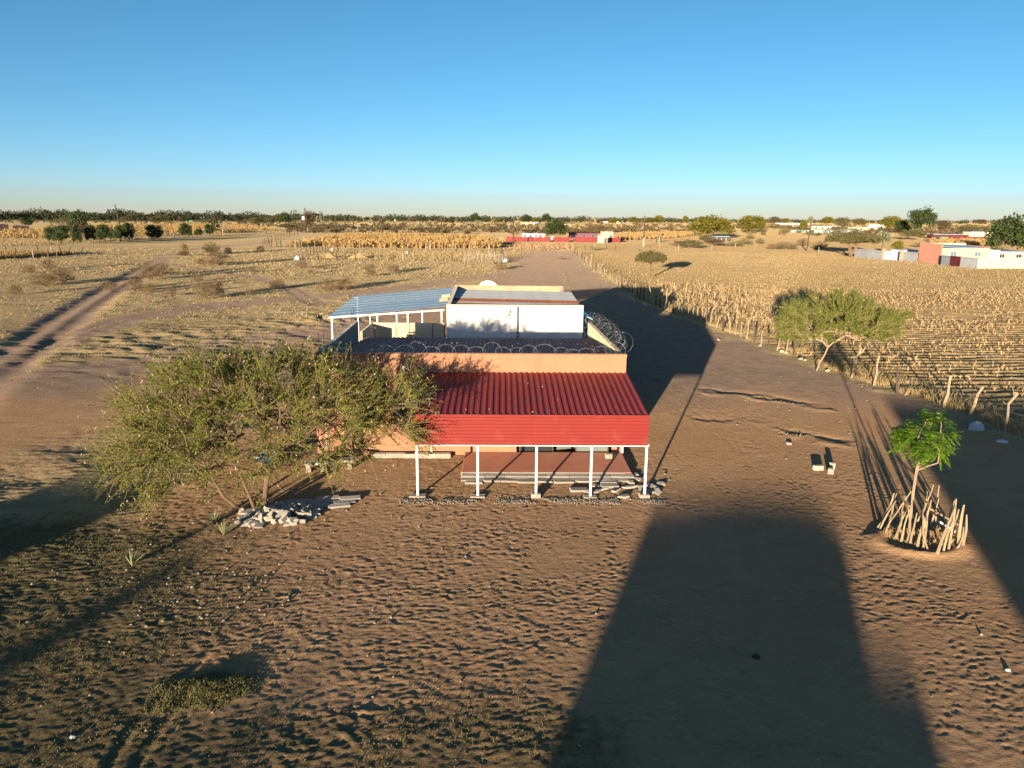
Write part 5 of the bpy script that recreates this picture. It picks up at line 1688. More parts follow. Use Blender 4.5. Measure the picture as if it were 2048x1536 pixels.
fence('side fence of dark posts with a gate frame by the maize', [(*at(a, b), 2.2, 'dark', 0, 0, 1.5) for a, b in ((614, 511), (621, 511), (628, 510), (634, 508), (640, 507), (645, 506), (651, 505), (656, 503), (662, 501))], (0.4, 0.75, 1.0))
fence('dark pickets along the road bend by the maize', [(*at(a, b), 2.4, s, 0, 0, 1.6) for a, b, s in ((526, 495, 'dark'), (534, 494, 'dark'), (539, 494, 'dark'), (543, 495, 'dark'), (549, 494, 'old'), (554, 494, 'dark'), (562, 495, 'dark'), (570, 495, 'old'), (580, 496, 'old'), (592, 496, 'old'), (604, 497, 'old'), (616, 497, 'old'), (630, 497, 'old'))])
fence('row of posts along the road beside the bend', [(*at(a, b), 2.4, 'dark', 0, 0, 1.6) for a, b in ((530, 490), (537, 487), (544, 484), (551, 481), (556, 480), (562, 478), (568, 477), (574, 475), (579, 474), (584, 473), (589, 472), (595, 471))])
fence('post fence across the end of the wide dirt road', [(*at(a, b), 2.2, s, l, 0, 1.4) for a, b, s, l in ((1014, 501, 'dark', 0), (1029, 501, 'old', 0), (1043, 501, 'dark', 0), (1054, 502, 'old', 0), (1063, 502, 'dark', 0), (1074, 502, 'old', .1), (1086, 502, 'dark', -.4), (1097, 501, 'old', 0), (1108, 500, 'dark', 0), (1118, 499, 'dark', 0), (1126, 498, 'old', 0), (1134, 497, 'white', 0), (1140, 496, 'dark', 0))])
fence('sparse post fence along the far edge of the dry field', [(*at(a, b), 1.9, s, 0, 0, 1.4) for a, b, s in ((1170, 500, 'dark'), (1190, 499, 'old'), (1213, 499, 'dark'), (1230, 500, 'dark'), (1265, 499, 'old'), (1300, 501, 'dark'), (1319, 494, 'white'), (1357, 500, 'white'), (1423, 501, 'old'), (1471, 495, 'white'), (1510, 501, 'old'), (1525, 485, 'white'), (1550, 499, 'white'), (1599, 500, 'old'), (1637, 506, 'white'))])
for a, b, h, l in ((1313, 484, 2.2, 'short dark gatepost by the far road, outer one'), (1318, 484, 2.6, 'pale leaning gatepost by the far road'), (1321, 484, 2.6, 'thick dark gatepost by the far road')):
    X, Y = at(a, b)
    tag(obj('gate_post', POSTS['white' if 'pale' in l else 'dark'][0], None, (X, Y, hz(X, Y)), (0, 0.1 if 'pale' in l else 0, 0), (3, 3, h)), l, 'post')


# ------------------------------------------------------------------ utility poles
def pole(px_, py_, hpx, label, lean=0.0, trans=False, white=False):
    X, Y = at(px_, py_)
    h = hpx * mpp(Y)
    t = thing('utility_pole', label, 'pole', (X, Y, hz(X, Y)))
    t.rotation_euler = (0, lean, 0)
    r = 0.22 * max(1, Y / 240)
    MB().tube([(0, 0, -0.2), (0, 0, h * .5), (0, 0, h)], [r, r * .85, r * .7], 8).build('shaft', M['pole'], t, smooth=True)
    MB().box(-1.0, 1.0, -0.07, 0.07, h - 0.9, h - 0.75).build('crossarm', M['pole'], t)
    for x in (-0.9, 0.0, 0.9):
        zb = h if x == 0 else h - 0.75
        MB().tube([(x, 0, zb), (x, 0, zb + 0.35)], [0.05, 0.09], 6).build('insulator', M['dark_steel'], t)
    if white:
        MB().tube([(0, 0, 0.0), (0, 0, h * .28)], r * 1.15, 8).build('white_band', M['post_white'], t)
    if trans:
        MB().tube([(-2.5, 0, -0.2), (-2.5, 0, h * .62)], r, 8).build('second_shaft', M['pole'], t)
        MB().box(-2.6, 0.1, -0.25, 0.25, h * .50, h * .53).build('platform', M['dark_steel'], t)
        MB().box(-1.9, -0.5, -0.6, -0.0, h * .53, h * .53 + 2.0).build('transformer', M['white_plastic'], t)
    return t


pole(240, 454, 43, 'leaning dark utility pole in the left maize field', lean=-0.13)
pole(612, 465, 47, 'pair of poles carrying a white transformer by the road', trans=True)
pole(672, 464, 28, 'utility pole standing just past the transformer')
pole(690, 455, 19, 'utility pole farther along the side track')
pole(707, 456, 17, 'thin utility pole at the end of the side track')
pole(764, 468, 31, 'dark utility pole at the back edge of the tall maize')
pole(883, 478, 46, 'dark utility pole standing inside the tall maize')
pole(1027, 486, 51, 'brown utility pole before the red sheet fence')
pole(1287, 493, 59, 'utility pole with white painted foot by the far road', white=True)
pole(1613, 502, 66, 'tall dark utility pole at the edge of the dry field', lean=0.075)


# ------------------------------------------------------------------ far compounds and houses
def wall_panels(t, x0, x1, y, z1, n, m, rng, name='fence_panel', th=0.08, ribs=0):
    w = (x1 - x0) / n
    for k in range(n):
        b = MB()
        zt = z1 * rng.uniform(0.97, 1.03)
        if ribs:
            hh = zt / ribs
            for q in range(ribs):
                b.box(x0 + k * w + 0.02, x0 + (k + 1) * w - 0.02, y, y + th, q * hh - (0.1 if q == 0 else 0), q * hh + hh * .55)
                b.box(x0 + k * w + 0.02, x0 + (k + 1) * w - 0.02, y + th * .55, y + th, q * hh + hh * .55, (q + 1) * hh)
        else:
            b.box(x0 + k * w + 0.02, x0 + (k + 1) * w - 0.02, y, y + th, -0.1, zt)
        b.build(name, m, t)


def house(label, px0, px1, pyb, hpx, wall, roof, cat_='house', depth=6.0, gable=False, windows=0, name='far_house', group=None, door=True, over=0.3, rz=0.0):
    X0, Y = at(px0, pyb); X1, _ = at(px1, pyb)
    s = mpp(Y); h = hpx * s; w = X1 - X0
    t = thing(name, label, cat_, ((X0 + X1) / 2, Y, 0), rz, group)
    MB().box(-w / 2, w / 2, 0, depth, -0.2, h * .86).build('wall', wall, t)
    if gable:
        MB().prism([(-w / 2 - over, h * .865), (w / 2 + over, h * .865), (w * .32, h * 1.12), (-w * .32, h * 1.12)], -over, depth + over).build('roof', roof, t)
    else:
        b = MB()
        vs = [(x, y, z) for x in (-w / 2 - over, w / 2 + over) for y, z in ((-over, h * .865), (depth + over, h * .92), (depth + over, h * .98), (-over, h * .93))]
        b.add(vs, [(0, 1, 2, 3), (7, 6, 5, 4), (0, 4, 5, 1), (1, 5, 6, 2), (2, 6, 7, 3), (3, 7, 4, 0)])
        b.build('roof', roof, t)
    n = windows
    for k in range(n):
        x = -w / 2 + w * (k + 0.5) / n
        ww, hh = min(1.3, w / n * .4), h * .34
        o = MB().box(x - ww / 2, x + ww / 2, -0.06, -0.005, h * .36, h * .36 + hh).build('window', M['glass'], t)
        fr = MB()
        for a in (-ww / 2 - .06, -0.03, ww / 2): fr.box(x + a, x + a + .06, -0.09, -0.062, h * .36, h * .36 + hh)
        fr.build('window_frame', M['white_paint'], o)
    if door:
        MB().box(w * .30 - .5, w * .30 + .5, -0.05, -0.006, -0.1, h * .66).build('door', M['dark_steel'], t)
    return t


rngH = random.Random(6)
# red-fenced compound
X0, Y0 = at(1013, 483)
t = thing('red_sheet_fence', 'long red sheet-metal fence of the far compound', 'fence', (X0, Y0, 0))
q = lambda px_: at(px_, 483)[0] - X0
wall_panels(t, 0, q(1063), 0, 2.1, 6, M['far_red'], rngH)
wall_panels(t, q(1064), q(1100), 0, 2.0, 5, M['far_red'], rngH)
wall_panels(t, q(1107), q(1137), 0.6, 2.0, 4, M['far_red'], rngH)
wall_panels(t, q(1146), q(1195), -0.6, 2.1, 6, M['far_red'], rngH)
wall_panels(t, q(1214), q(1233), -0.4, 2.0, 3, M['far_red'], rngH)
for px_ in (1063.5, 1100, 1145, 1196):
    MB().box(q(px_) - 0.15, q(px_) + .15, -0.3, 0.3, -0.1, 2.4).build('post', M['post_dark'], t)
house('long white low building behind the red sheet fence', 1044, 1088, 477, 10, M['white'], M['galv'], depth=5, windows=4, over=.2)
house('mauve shop building inside the red-fenced compound', 1139, 1194, 479, 14, M['purple'], M['far_maroon'], depth=7, windows=3)
house('cream flat-roofed block beside the mauve building', 1203, 1225, 484, 20, M['cream_wall'], M['cream'], depth=4, over=0.05)
house('cream gate house joining the red fence panels', 1196, 1214, 486, 14, M['cream_wall'], M['cream'], depth=2.5, over=0.05, name='gate_house')
house('small white hut beside the round dark tree', 1101, 1108, 480, 8, M['white_plastic'], M['galv'], depth=2, over=.1, name='hut')
house('cream low compound house with blue end beyond the scrub', 1043, 1069, 450, 5, M['cream_wall'], M['cream'], depth=8, over=.1, windows=3)
house('blue-roofed shed at the end of the cream compound house', 1068, 1076, 449, 5, M['blue_plastic'], M['galv_blue'], depth=6, over=.2, name='shed')
house('long cream boundary building beyond the round dark tree', 1100, 1140, 452, 4, M['cream_wall'], M['cream'], depth=4, over=.1)
# dark shed under the broad tree
t = house('low dark open shed under the broad yellow-green tree', 1418, 1455, 482, 10, M['interior'], M['galv'], depth=5, name='open_shed', cat_='shed', door=False)
for k in range(4):
    MB().box(-3.3 + 2.2 * k - .08, -3.3 + 2.2 * k + .08, -0.35, -0.2, -.1, 1.6).build('post', M['white_paint'], t)
# pale blue wall, hut and sheds
X0, Y0 = at(1583, 465)
t = thing('pale_blue_wall', 'long pale blue boundary wall beyond the tall pole', 'wall', (X0, Y0, 0))
wall_panels(t, 0, at(1703, 465)[0] - X0, 0, 2.0, 14, M['pale_blue'], rngH, 'wall_panel', 0.2)
house('grey-roofed house with dark windows above the pale blue wall', 1626, 1656, 461, 9, M['cream_wall'], M['galv'], depth=8, windows=3)
house('white-roofed house between grey roof and thatched hut', 1656, 1675, 460, 8, M['interior'], M['white_plastic'], depth=8, windows=0)
X, Y = at(1690, 461)
t = thing('thatched_hut', 'round thatched hut above the pale blue wall', 'hut', (X, Y, 0))
MB().tube([(0, 0, -.2), (0, 0, 1.6)], 2.2, 14).build('wall', M['cream_wall'], t)
MB().tube([(0, 0, 1.5), (0, 0, 2.6), (0, 0, 3.6)], [3.0, 1.7, 0.1], 14).build('roof', M['thatch'], t)
MB().box(-.4, .4, -2.26, -2.1, -.1, 1.4).build('door', M['dark_steel'], t)
house('long cream wall house right of the thatched hut', 1698, 1742, 459, 5, M['cream_wall'], M['cream'], depth=5, over=.05)
house('white house with pale blue end near the dense green tree', 1742, 1761, 455, 6, M['white'], M['galv'], depth=8, windows=3)
house('white houses strip on the skyline scrub', 1553, 1600, 450, 4, M['white'], M['galv'], depth=6, windows=5)
# pink house with its corrugated fence
X0, Y0 = at(1879, 529); X1, Y1 = at(1836, 522)
t = thing('pink_house', 'flat-roofed house with pink end wall and cream front', 'house', (X0, Y0, 0), 0)
s = mpp(Y0)
dv = Vector((X1 - X0, Y1 - Y0)); LS = dv.length; dv.normalize()
t.rotation_euler = (0, 0, math.atan2(dv.y, dv.x) - math.pi / 2)       # local +y runs back along the pink end wall
hh = 40 * s
w2 = 86 * s / max(0.3, dv.y)
MB().box(0, 0.25, 0, LS, -.1, hh).build('pink_wall', M['pink'], t)
MB().box(0.25, w2, 0.6, 0.85, -.1, hh * .80).build('front_wall', M['cream_wall'], t)
MB().box(w2, w2 + .2, 0.6, LS, -.1, hh * .88).build('side_wall', M['pink'], t)
MB().box(0.25, w2 + .2, LS - .25, LS, -.1, hh * .97).build('rear_wall', M['cream'], t)
b = MB()
vs = [(x, y, z) for x, z0 in ((0.26, hh * .86), (w2 - .01, hh * .805)) for y, z in ((0.3, z0), (LS - .26, z0 + .25), (LS - .26, z0 + .31), (0.3, z0 + .06))]
b.add(vs, [(0, 1, 2, 3), (7, 6, 5, 4), (0, 4, 5, 1), (1, 5, 6, 2), (2, 6, 7, 3), (3, 7, 4, 0)])
b.build('roof', M['galv'], t)
for x in (w2 * .28, w2 * .78):
    o = MB().box(x - .75, x + .75, .53, .598, hh * .38, hh * .66).build('window', M['cream'], t)
    MB().box(x - .62, x - .05, .50, .528, hh * .41, hh * .63).box(x + .05, x + .62, .50, .528, hh * .41, hh * .63).build('pane', M['blue_glass'], o)
MB().box(w2 + .3, w2 + 3.5, 3, LS, -.1, hh * .70).build('outhouse', M['white'], t)
X0, Y0 = at(1708, 514)
t = thing('corrugated_fence', 'pale corrugated sheet fence with pink pillars before the pink house', 'fence', (X0, Y0, 0))
pts = [(1708, 514), (1762, 519), (1800, 521), (1834, 524), (1881, 530), (1898, 532), (1919, 534), (1954, 537), (2010, 537), (2075, 537)]
mats_ = ['galv', 'pink_strip', 'galv', None, 'galv', 'far_maroon', 'galv', 'cream', 'cream']
M['pink_strip'] = M['galv']
for (a, b_), (c, d), mm in zip(pts[:-1], pts[1:], mats_):
    if not mm: continue
    xa, ya = at(a, b_); xb, yb = at(c, d)
    L = math.hypot(xb - xa, yb - ya); ang = math.atan2(yb - ya, xb - xa)
    n = max(1, int(L / 3.0))
    for k in range(n):
        w = L / n
        me = MB()
        for q_ in range(8):
            me.box(0.01, w - .01, 0, 0.06, q_ * .30 - (.1 if q_ == 0 else 0), q_ * .30 + .18)
            me.box(0.01, w - .01, 0.045, 0.06, q_ * .30 + .18, q_ * .30 + .30)
        f = k / n
        me.build('fence_sheet', M['galv_rust'] if (mm == 'galv') else M[mm], t, loc=(xa + (xb - xa) * f - X0, ya + (yb - ya) * f - Y0, 0), rot=(0, 0, ang))
for px_, py_ in ((1764, 519), (1800, 522)):
    xa, ya = at(px_, py_)
    bevel(MB().box(-.35, .35, -.3, .3, -.1, 2.9).build('pillar', M['pink'], t, loc=(xa - X0, ya - .4 - Y0, 0)), .03)
house('white sheet-roofed shed behind the corrugated fence', 1802, 1832, 515, 16, M['white'], M['white_plastic'], depth=6, name='shed', cat_='shed')
house('grey outbuilding beside the dark dense tree', 1985, 2046, 524, 22, M['cream'], M['galv'], depth=8, name='outbuilding', cat_='shed', windows=2)
# long maroon fence at the right
X0, Y0 = at(1862, 481)
t = thing('maroon_sheet_fence', 'long maroon sheet fence with a green gate beyond the pink house', 'fence', (X0, Y0, 0))
L = at(1980, 482)[0] - X0
wall_panels(t, 0, L * .15, 0, 2.2, 2, M['dark_steel'], rngH)
wall_panels(t, L * .152, L * .29, 0, 1.9, 2, M['green_paint'], rngH, 'gate_leaf')
wall_panels(t, L * .292, L, 0, 2.1, 10, M['far_maroon'], rngH)
house('low grey-roofed building behind the long maroon fence', 1866, 1925, 477, 9, M['far_maroon'], M['galv'], depth=7)
house('cream flat building above the right end of the maroon fence', 1940, 1978, 476, 13, M['cream_wall'], M['galv'], depth=8)
# left: maroon fence, maize farms and skyline houses
X0, Y0 = at(-60, 462)
t = thing('dark_maroon_fence', 'dark maroon sheet fence behind the left maize', 'fence', (X0, Y0, 0))
wall_panels(t, 0, at(40, 462)[0] - X0, 0, 4.2, 10, M['dark_maroon'], rngH)
wall_panels(t, at(50, 462)[0] - X0, at(90, 462)[0] - X0, 0, 3.2, 5, M['dark_maroon'], rngH)
house('white long house with blue-grey roof on the left skyline', 149, 188, 433, 5, M['white'], M['galv'], depth=10, windows=4)
house('white gabled house among trees on the far left skyline', 66, 74, 431, 5, M['white'], M['white_plastic'], depth=8, gable=True)
house('small cream house on the far left skyline', 34, 43, 430, 3, M['cream_wall'], M['cream'], depth=8)
house('white hut under trees beside the leaning pole', 228, 236, 434, 5, M['white'], M['galv'], depth=6, name='hut')
house('long maroon-roofed house in the yellow field', 335, 384, 439, 10, M['cream_wall'], M['far_maroon'], depth=12, gable=True, windows=4)
house('dark low shed next to the orange-fronted house', 396, 420, 442, 8, M['interior'], M['galv_blue'], depth=8, name='shed', cat_='shed')
house('orange-fronted gabled house on the yellow field', 424, 446, 440, 8, M['orange_paint'], M['far_maroon'], depth=10, gable=True)
X0, Y0 = at(372, 443)
t = thing('green_wall', 'long low green wall before the dark shed', 'wall', (X0, Y0, 0))
wall_panels(t, 0, at(398, 443)[0] - X0, 0, 2.2, 6, M['green_paint'], rngH, 'wall_panel', .2)
X, Y = at(336, 436)
t = thing('water_tower', 'pale water tower on the left skyline', 'water tower', (X, Y, 0))
MB().tube([(0, 0, -.2), (0, 0, 9.0)], 1.6, 10).build('shaft', M['cream_wall'], t)
MB().tube([(0, 0, 9.0), (0, 0, 12.5)], 3.0, 12).build('tank', M['cream_wall'], t)
for a, b_, c, l in ((740, 747, 441, 'white speck of a house below the far wood, outer one'), (756, 760, 441, 'white speck of a hut between two far houses'), (789, 793, 442, 'white speck of a house on the pale far field'),
                    (1201, 1214, 446, 'white far house among yellowish trees, longer one'), (1234, 1240, 446, 'white far hut between two longer houses'), (1255, 1264, 446, 'cream far house behind the pole with the white foot')):
    house(l, a, b_, c, 3.5, M['white'], M['white_plastic'], depth=8, over=.3)
# bleached things by the plots
for a, b_, w, h, l in ((595, 520, 1.5, 1.1, 'white feed bag leaning at the post corner'), (1011, 524, 1.2, 0.9, 'white bag at the corner of the pale pickets'), (664, 501, .8, 0.9, 'white bag by the gate frame'), (814, 508, .9, .8, 'white crate lying in the grassy plot')):
    X, Y = at(a, b_)
    b = MB(); b.tube([(0, 0, -.05), (0, 0, h * .35), (.08, 0, h * .8), (.1, 0, h)], [w * .42, w * .5, w * .3, w * .12], 8)
    tag(b.build('sack', M['white_plastic'], None, smooth=True, loc=(X, Y, hz(X, Y))), l, 'sack')


def heap(px_, py_, wpx, hpx, label, m, seed):
    X, Y = at(px_, py_); s = mpp(Y)
    rs = np.random.RandomState(seed)
    n, k = 22, 7
    V = [(0, 0, hpx * s)]
    for q_ in range(1, k + 1):
        f = q_ / k
        for i in range(n):
            a = 2 * math.pi * i / n
            r = wpx * s * .5 * f * (1 + .18 * math.sin(2 * a + seed) + .06 * rs.randn())
            V.append((r * math.cos(a), r * .8 * math.sin(a), max(-.05, hpx * s * (1 - f ** 1.15) * (1 + .07 * rs.randn()) - (.06 if q_ == k else 0))))
    b = MB(); b.v = V; b.t = [.5] * len(V)
    for i in range(n): b.f.append((0, 1 + i, 1 + (i + 1) % n))
    for q_ in range(k - 1):
        for i in range(n):
            a, c = 1 + q_ * n + i, 1 + q_ * n + (i + 1) % n
            b.f.append((a, a + n, c + n, c))
    tag(b.build('sand_heap', m, None, smooth=True, loc=(X, Y, hz(X, Y))), label, 'heap')


heap(659, 517, 28, 10, 'smooth orange sand heap inside the dark post fence', M['sand_pile'], 1)
heap(718, 517, 40, 11, 'wider sand heap with a ridge beside the smooth one', M['sand_pile'], 2)
heap(1004, 482, 17, 9, 'pale sand heap at the end of the red sheet fence', M['sand_pile'], 3)


# ------------------------------------------------------------------ uncounted cover: grass, maize, scrub, gravel, far wood
def scatter(rs, n, x0, x1, y0, y1):
    return rs.uniform(x0, x1, n), rs.uniform(y0, y1, n)


def stuff(name, label, cat_, V, F, T, m):
    o = obj(name, mesh_np(name, V, F, m, T))
    return tag(o, label, cat_, kind='stuff')


def grass_cover():
    rs = np.random.RandomState(3)
    # straw tufts on the open ground and field, thinning with distance
    parts = []
    for n, (x0, x1, y0, y1), h, w in ((36000, (-48, 6, 34, 78), 0.15, 0.028), (30000, (-90, 20, 76, 140), 0.22, 0.07), (26000, (-130, 20, 135, 240), 0.32, 0.17)):
        x, y = scatter(rs, n, x0, x1, y0, y1)
        F = ground_fields(x, y)
        keep = (rs.random(n) < (1 - F['bare']) * sstep(0.38, 0.60, fbm(x, y, 0.5, 3, 8))) & (F['field'] < .3)
        x, y = x[keep], y[keep]
        P = np.stack([x, y, height(x, y) - .01], 1)
        parts.append(blades(rs, P, h, w, 0.9))
    v, f, t = cat(parts)
    stuff('grass_tufts', 'short dry straw grass over the open ground', 'grass', v, f, t, M['straw'])
    parts = []
    # short green-brown cover in the front corner and along the lower edge
    n = 60000
    x, y = scatter(rs, n, -17, 4, 12.0, 32)
    F = ground_fields(x, y)
    cl = fbm(x, y, 0.8, 3, 44)
    keep = rs.random(n) < F['corner'] * sstep(0.40, 0.62, cl) * 0.9 + 0.9 * sstep(0.2, 0.9, (1 - F['bare']) * cl)
    x, y = x[keep], y[keep]
    P = np.stack([x, y, height(x, y) - .01], 1)
    parts.append(blades(rs, P, 0.06, 0.016, 1.0))
    # the green mat in the foreground
    cx, cy = at(400, 1385)
    n = 4600
    a, r = rs.uniform(0, 6.28, n), rs.random(n) ** .62
    rad = 0.88 * (1 + .25 * np.sin(a * 2 + 1) + .12 * np.sin(a * 5))
    x, y = cx + r * rad * np.cos(a) * 1.15, cy + r * rad * np.sin(a)
    hh = (0.10 * (1 - r ** 2) + 0.04) * (0.5 + fbm(x, y, 2.2, 2, 6))
    P = np.stack([x, y, height(x, y) - .01], 1)
    parts.append(blades(rs, P, hh, 0.02, 0.9))
    v, f, t = cat(parts)
    stuff('ground_cover', 'low green and straw weeds in the front yard', 'weeds', v, f, t, M['green_grass'])
    # rank grass along the field fence
    n = 26000
    y = rs.uniform(36, 150, n) ** 1.0
    fy = np.array([p[1] for p in FENCE_R]); fx = np.array([p[0] for p in FENCE_R]); o = np.argsort(fy)
    x = np.interp(y, fy[o], fx[o]) + np.abs(rs.normal(0, 1.3, n)) + 0.1
    k = fbm(x, y, 0.6, 2, 9) > 0.42
    x, y = x[k], y[k]
    P = np.stack([x, y, height(x, y) - .02], 1)
    v, f, t = blades(rs, P, 0.42, 0.035, 0.8)
    stuff('fence_grass', 'rank dry grass growing along the crooked field fence', 'grass', v, f, t, M['straw'])


def maize_cover():
    rs = np.random.RandomState(7)
    def stalks(P, h, w, leaves, lean=0.25):
        parts = [blades(rs, P, h, w, lean)]
        for q in range(leaves):
            Q = P + np.stack([np.zeros(len(P)), np.zeros(len(P)), rs.uniform(0.15, 0.8, len(P)) * h], 1)
            parts.append(blades(rs, Q, np.full(len(P), 0.45 * np.mean(h)), w * 1.6, 2.2))
        return cat(parts)
    # stubble in the right-hand field
    x, y = [], []
    for r in np.arange(37, 112, 1.15):
        n = int(105 if r < 60 else 150)
        xx = rs.uniform(8, 95, n)
        x.append(xx); y.append(r + (xx * 0.06) + rs.normal(0, .16, n))
    x, y = np.concatenate(x), np.concatenate(y)
    rof = right_of_fence(x, y)
    k = (rof > 0.8) & (x < y * 0.78 + 4) & (fbm(x, y, 0.16, 3, 21) > 0.40 + 0.25 * (rs.random(len(x)) - .5))
    x, y = x[k], y[k]
    n = len(x)
    P = np.stack([x, y, height(x, y) - .03], 1)
    h = 0.24 + 0.30 * rs.random(n) ** 2
    edge = (right_of_fence(x, y) < 7) & (fbm(x, y, .3, 2, 5) > .45)
    h = np.where(edge & (rs.random(n) < .16), h + rs.uniform(.2, .8, n), h)
    v, f, t = stalks(P, h, np.full(n, 0.055), 2, 0.7)
    stuff('maize_stubble', 'broken dry maize stalks in the ploughed field', 'stubble', v, f, t, M['stubble'])
    # tall stalks standing between fence and field
    n = 360
    yy = rs.uniform(66, 118, n)
    fy = np.array([p[1] for p in FENCE_R]); fx = np.array([p[0] for p in FENCE_R]); o = np.argsort(fy)
    xx = np.interp(yy, fy[o], fx[o]) + rs.uniform(2.5, 16, n)
    P = np.stack([xx, yy, height(xx, yy) - .03], 1)
    v, f, t = stalks(P, rs.uniform(.7, 1.5, n), np.full(n, 0.06), 2, 0.4)
    stuff('standing_stalks', 'pale standing maize stalks just inside the field fence', 'maize', v, f, t, M['stubble'])
    # grassy dry field farther back on the right
    n = 42000
    x, y = scatter(rs, n, 10, 190, 95, 245)
    k = (right_of_fence(x, y) > 1.5) & (fbm(x, y, .15, 3, 31) > .38) & (x < y * .80)
    x, y = x[k], y[k]
    P = np.stack([x, y, height(x, y) - .02], 1)
    v, f, t = blades(rs, P, 0.16 + 0.22 * rs.random(len(x)), 0.11, 0.9)
    stuff('field_grass', 'dry straw grass over the back of the right-hand field', 'grass', v, f, t, M['straw'])

    def block(label, poly_px, n, h, w, leaves=2, name='maize_field', m='maize'):
        pts = [at(*p) for p in poly_px]
        xs, ys = np.array([p[0] for p in pts]), np.array([p[1] for p in pts])
        x, y = scatter(rs, n * 3, xs.min(), xs.max(), ys.min(), ys.max())
        inside = np.zeros(len(x), bool)
        j = len(pts) - 1
        for i in range(len(pts)):
            c = ((ys[i] > y) != (ys[j] > y)) & (x < (xs[j] - xs[i]) * (y - ys[i]) / (ys[j] - ys[i] + 1e-9) + xs[i])
            inside ^= c; j = i
        k = inside & (fbm(x, y, 0.05, 3, 13) > 0.36)
        x, y = x[k][:n], y[k][:n]
        P = np.stack([x, y, np.zeros(len(x)) - .05], 1)
        v, f, t = stalks(P, h * rs.uniform(.7, 1.2, len(x)), np.full(len(x), w), leaves, .25)
        stuff(name, label, 'maize', v, f, t, M[m])
    block('tall dry golden maize in the middle field', [(560, 497), (640, 492), (700, 496), (1000, 498), (1008, 487), (960, 478), (860, 474), (700, 472), (640, 482)], 5200, 2.1, 0.36)
    block('dry golden maize behind the row of small trees', [(-40, 478), (140, 478), (300, 473), (560, 462), (470, 450), (240, 451), (-40, 466)], 5200, 2.2, 0.42)
    block('thin dry maize behind the far road on the right', [(1236, 482), (1330, 478), (1390, 472), (1380, 466), (1240, 470)], 1500, 1.9, 0.4)
    block('dry maize strip before the long maroon fence', [(1858, 490), (1985, 492), (1985, 483), (1860, 483)], 900, 1.9, 0.36)
    block('weedy dry stalks inside the leaning old fence', [(-40, 522), (110, 512), (150, 510), (120, 507), (-40, 510)], 1500, 1.1, 0.14)
    block('dry grass inside the grassy plot with sand heaps', [(606, 520), (930, 522), (1000, 520), (990, 506), (690, 503), (640, 510)], 5000, 0.5, 0.16, 0, 'plot_grass', 'straw')
    block('pale straw between long fence and maize', [(-40, 493), (116, 490), (300, 479), (300, 474), (140, 480), (-40, 480)], 3500, 0.6, 0.2, 0, 'verge_grass', 'straw')


def far_wood():
    rs = np.random.RandomState(19)
    def band(name, label, pxs, n_trees, per, h0, h1, leaf, m, wide=1.4):
        """pxs: (x, ynear, yfar) of the belt on the ground"""
        xs = np.array([p[0] for p in pxs]); ya = np.array([p[1] for p in pxs]); yb = np.array([p[2] for p in pxs])
        C, T = [], []
        q = rs.uniform(xs.min(), xs.max(), n_trees)
        f = rs.random(n_trees)
        for i in range(n_trees):
            py = np.interp(q[i], xs, ya) + (np.interp(q[i], xs, yb) - np.interp(q[i], xs, ya)) * f[i]
            X, Y = at(q[i], py)
            h = rs.uniform(h0, h1) * (0.75 + 0.5 * vnoise(q[i] * 0.03, 1.7, 4))
            w = h * rs.uniform(.7, 1.3) * wide
            d = rand_dirs(rs, per)
            r_ = rs.uniform(.35, 1, (per, 1)) ** .6
            c = d * r_ * np.array([w * .5, w * .5, h * .5]) + np.array([X, Y, h * .52])
            c[:, 2] = np.maximum(c[:, 2], .3)
            C.append(c); T.append(np.clip(rs.uniform(0, 1) * .6 + .4 * rs.random(per), 0, 1))
        C, T = np.concatenate(C), np.concatenate(T)
        v, f_, t = leaf_quads(rs, C, rand_dirs(rs, len(C)), leaf * 1.3, leaf, T)
        stuff(name, label, 'woodland', v, f_, t, M[m])
    band('distant_woodland', 'dark belt of far trees along the whole skyline',
         [(-150, 440, 434), (300, 443, 437), (620, 444, 439), (1000, 446, 441), (1500, 447, 443), (2200, 450, 447)], 1900, 26, 8.0, 13.5, 2.2, 'leaf_wood')
    band('distant_woodland', 'taller dark trees of the far belt on the left skyline',
         [(-150, 442, 437), (300, 444, 439), (640, 446, 441)], 260, 46, 11.0, 18.0, 2.2, 'leaf_wood', 1.2)
    band('scrubland', 'brown scrub spread over the plain below the skyline',
         [(560, 468, 449), (700, 466, 448), (1000, 470, 449), (1300, 466, 449), (1560, 458, 450), (1700, 470, 450), (2200, 470, 452)], 820, 34, 1.8, 3.8, 0.9, 'leaf_brown', 2.2)
    band('scrubland', 'olive scrub spread over the plain below the skyline',
         [(-150, 446, 438), (200, 447, 440), (560, 456, 444), (1000, 466, 447), (1400, 468, 448), (1700, 474, 450), (2200, 474, 452)], 720, 32, 1.8, 4.0, 0.9, 'leaf_olive', 1.9)


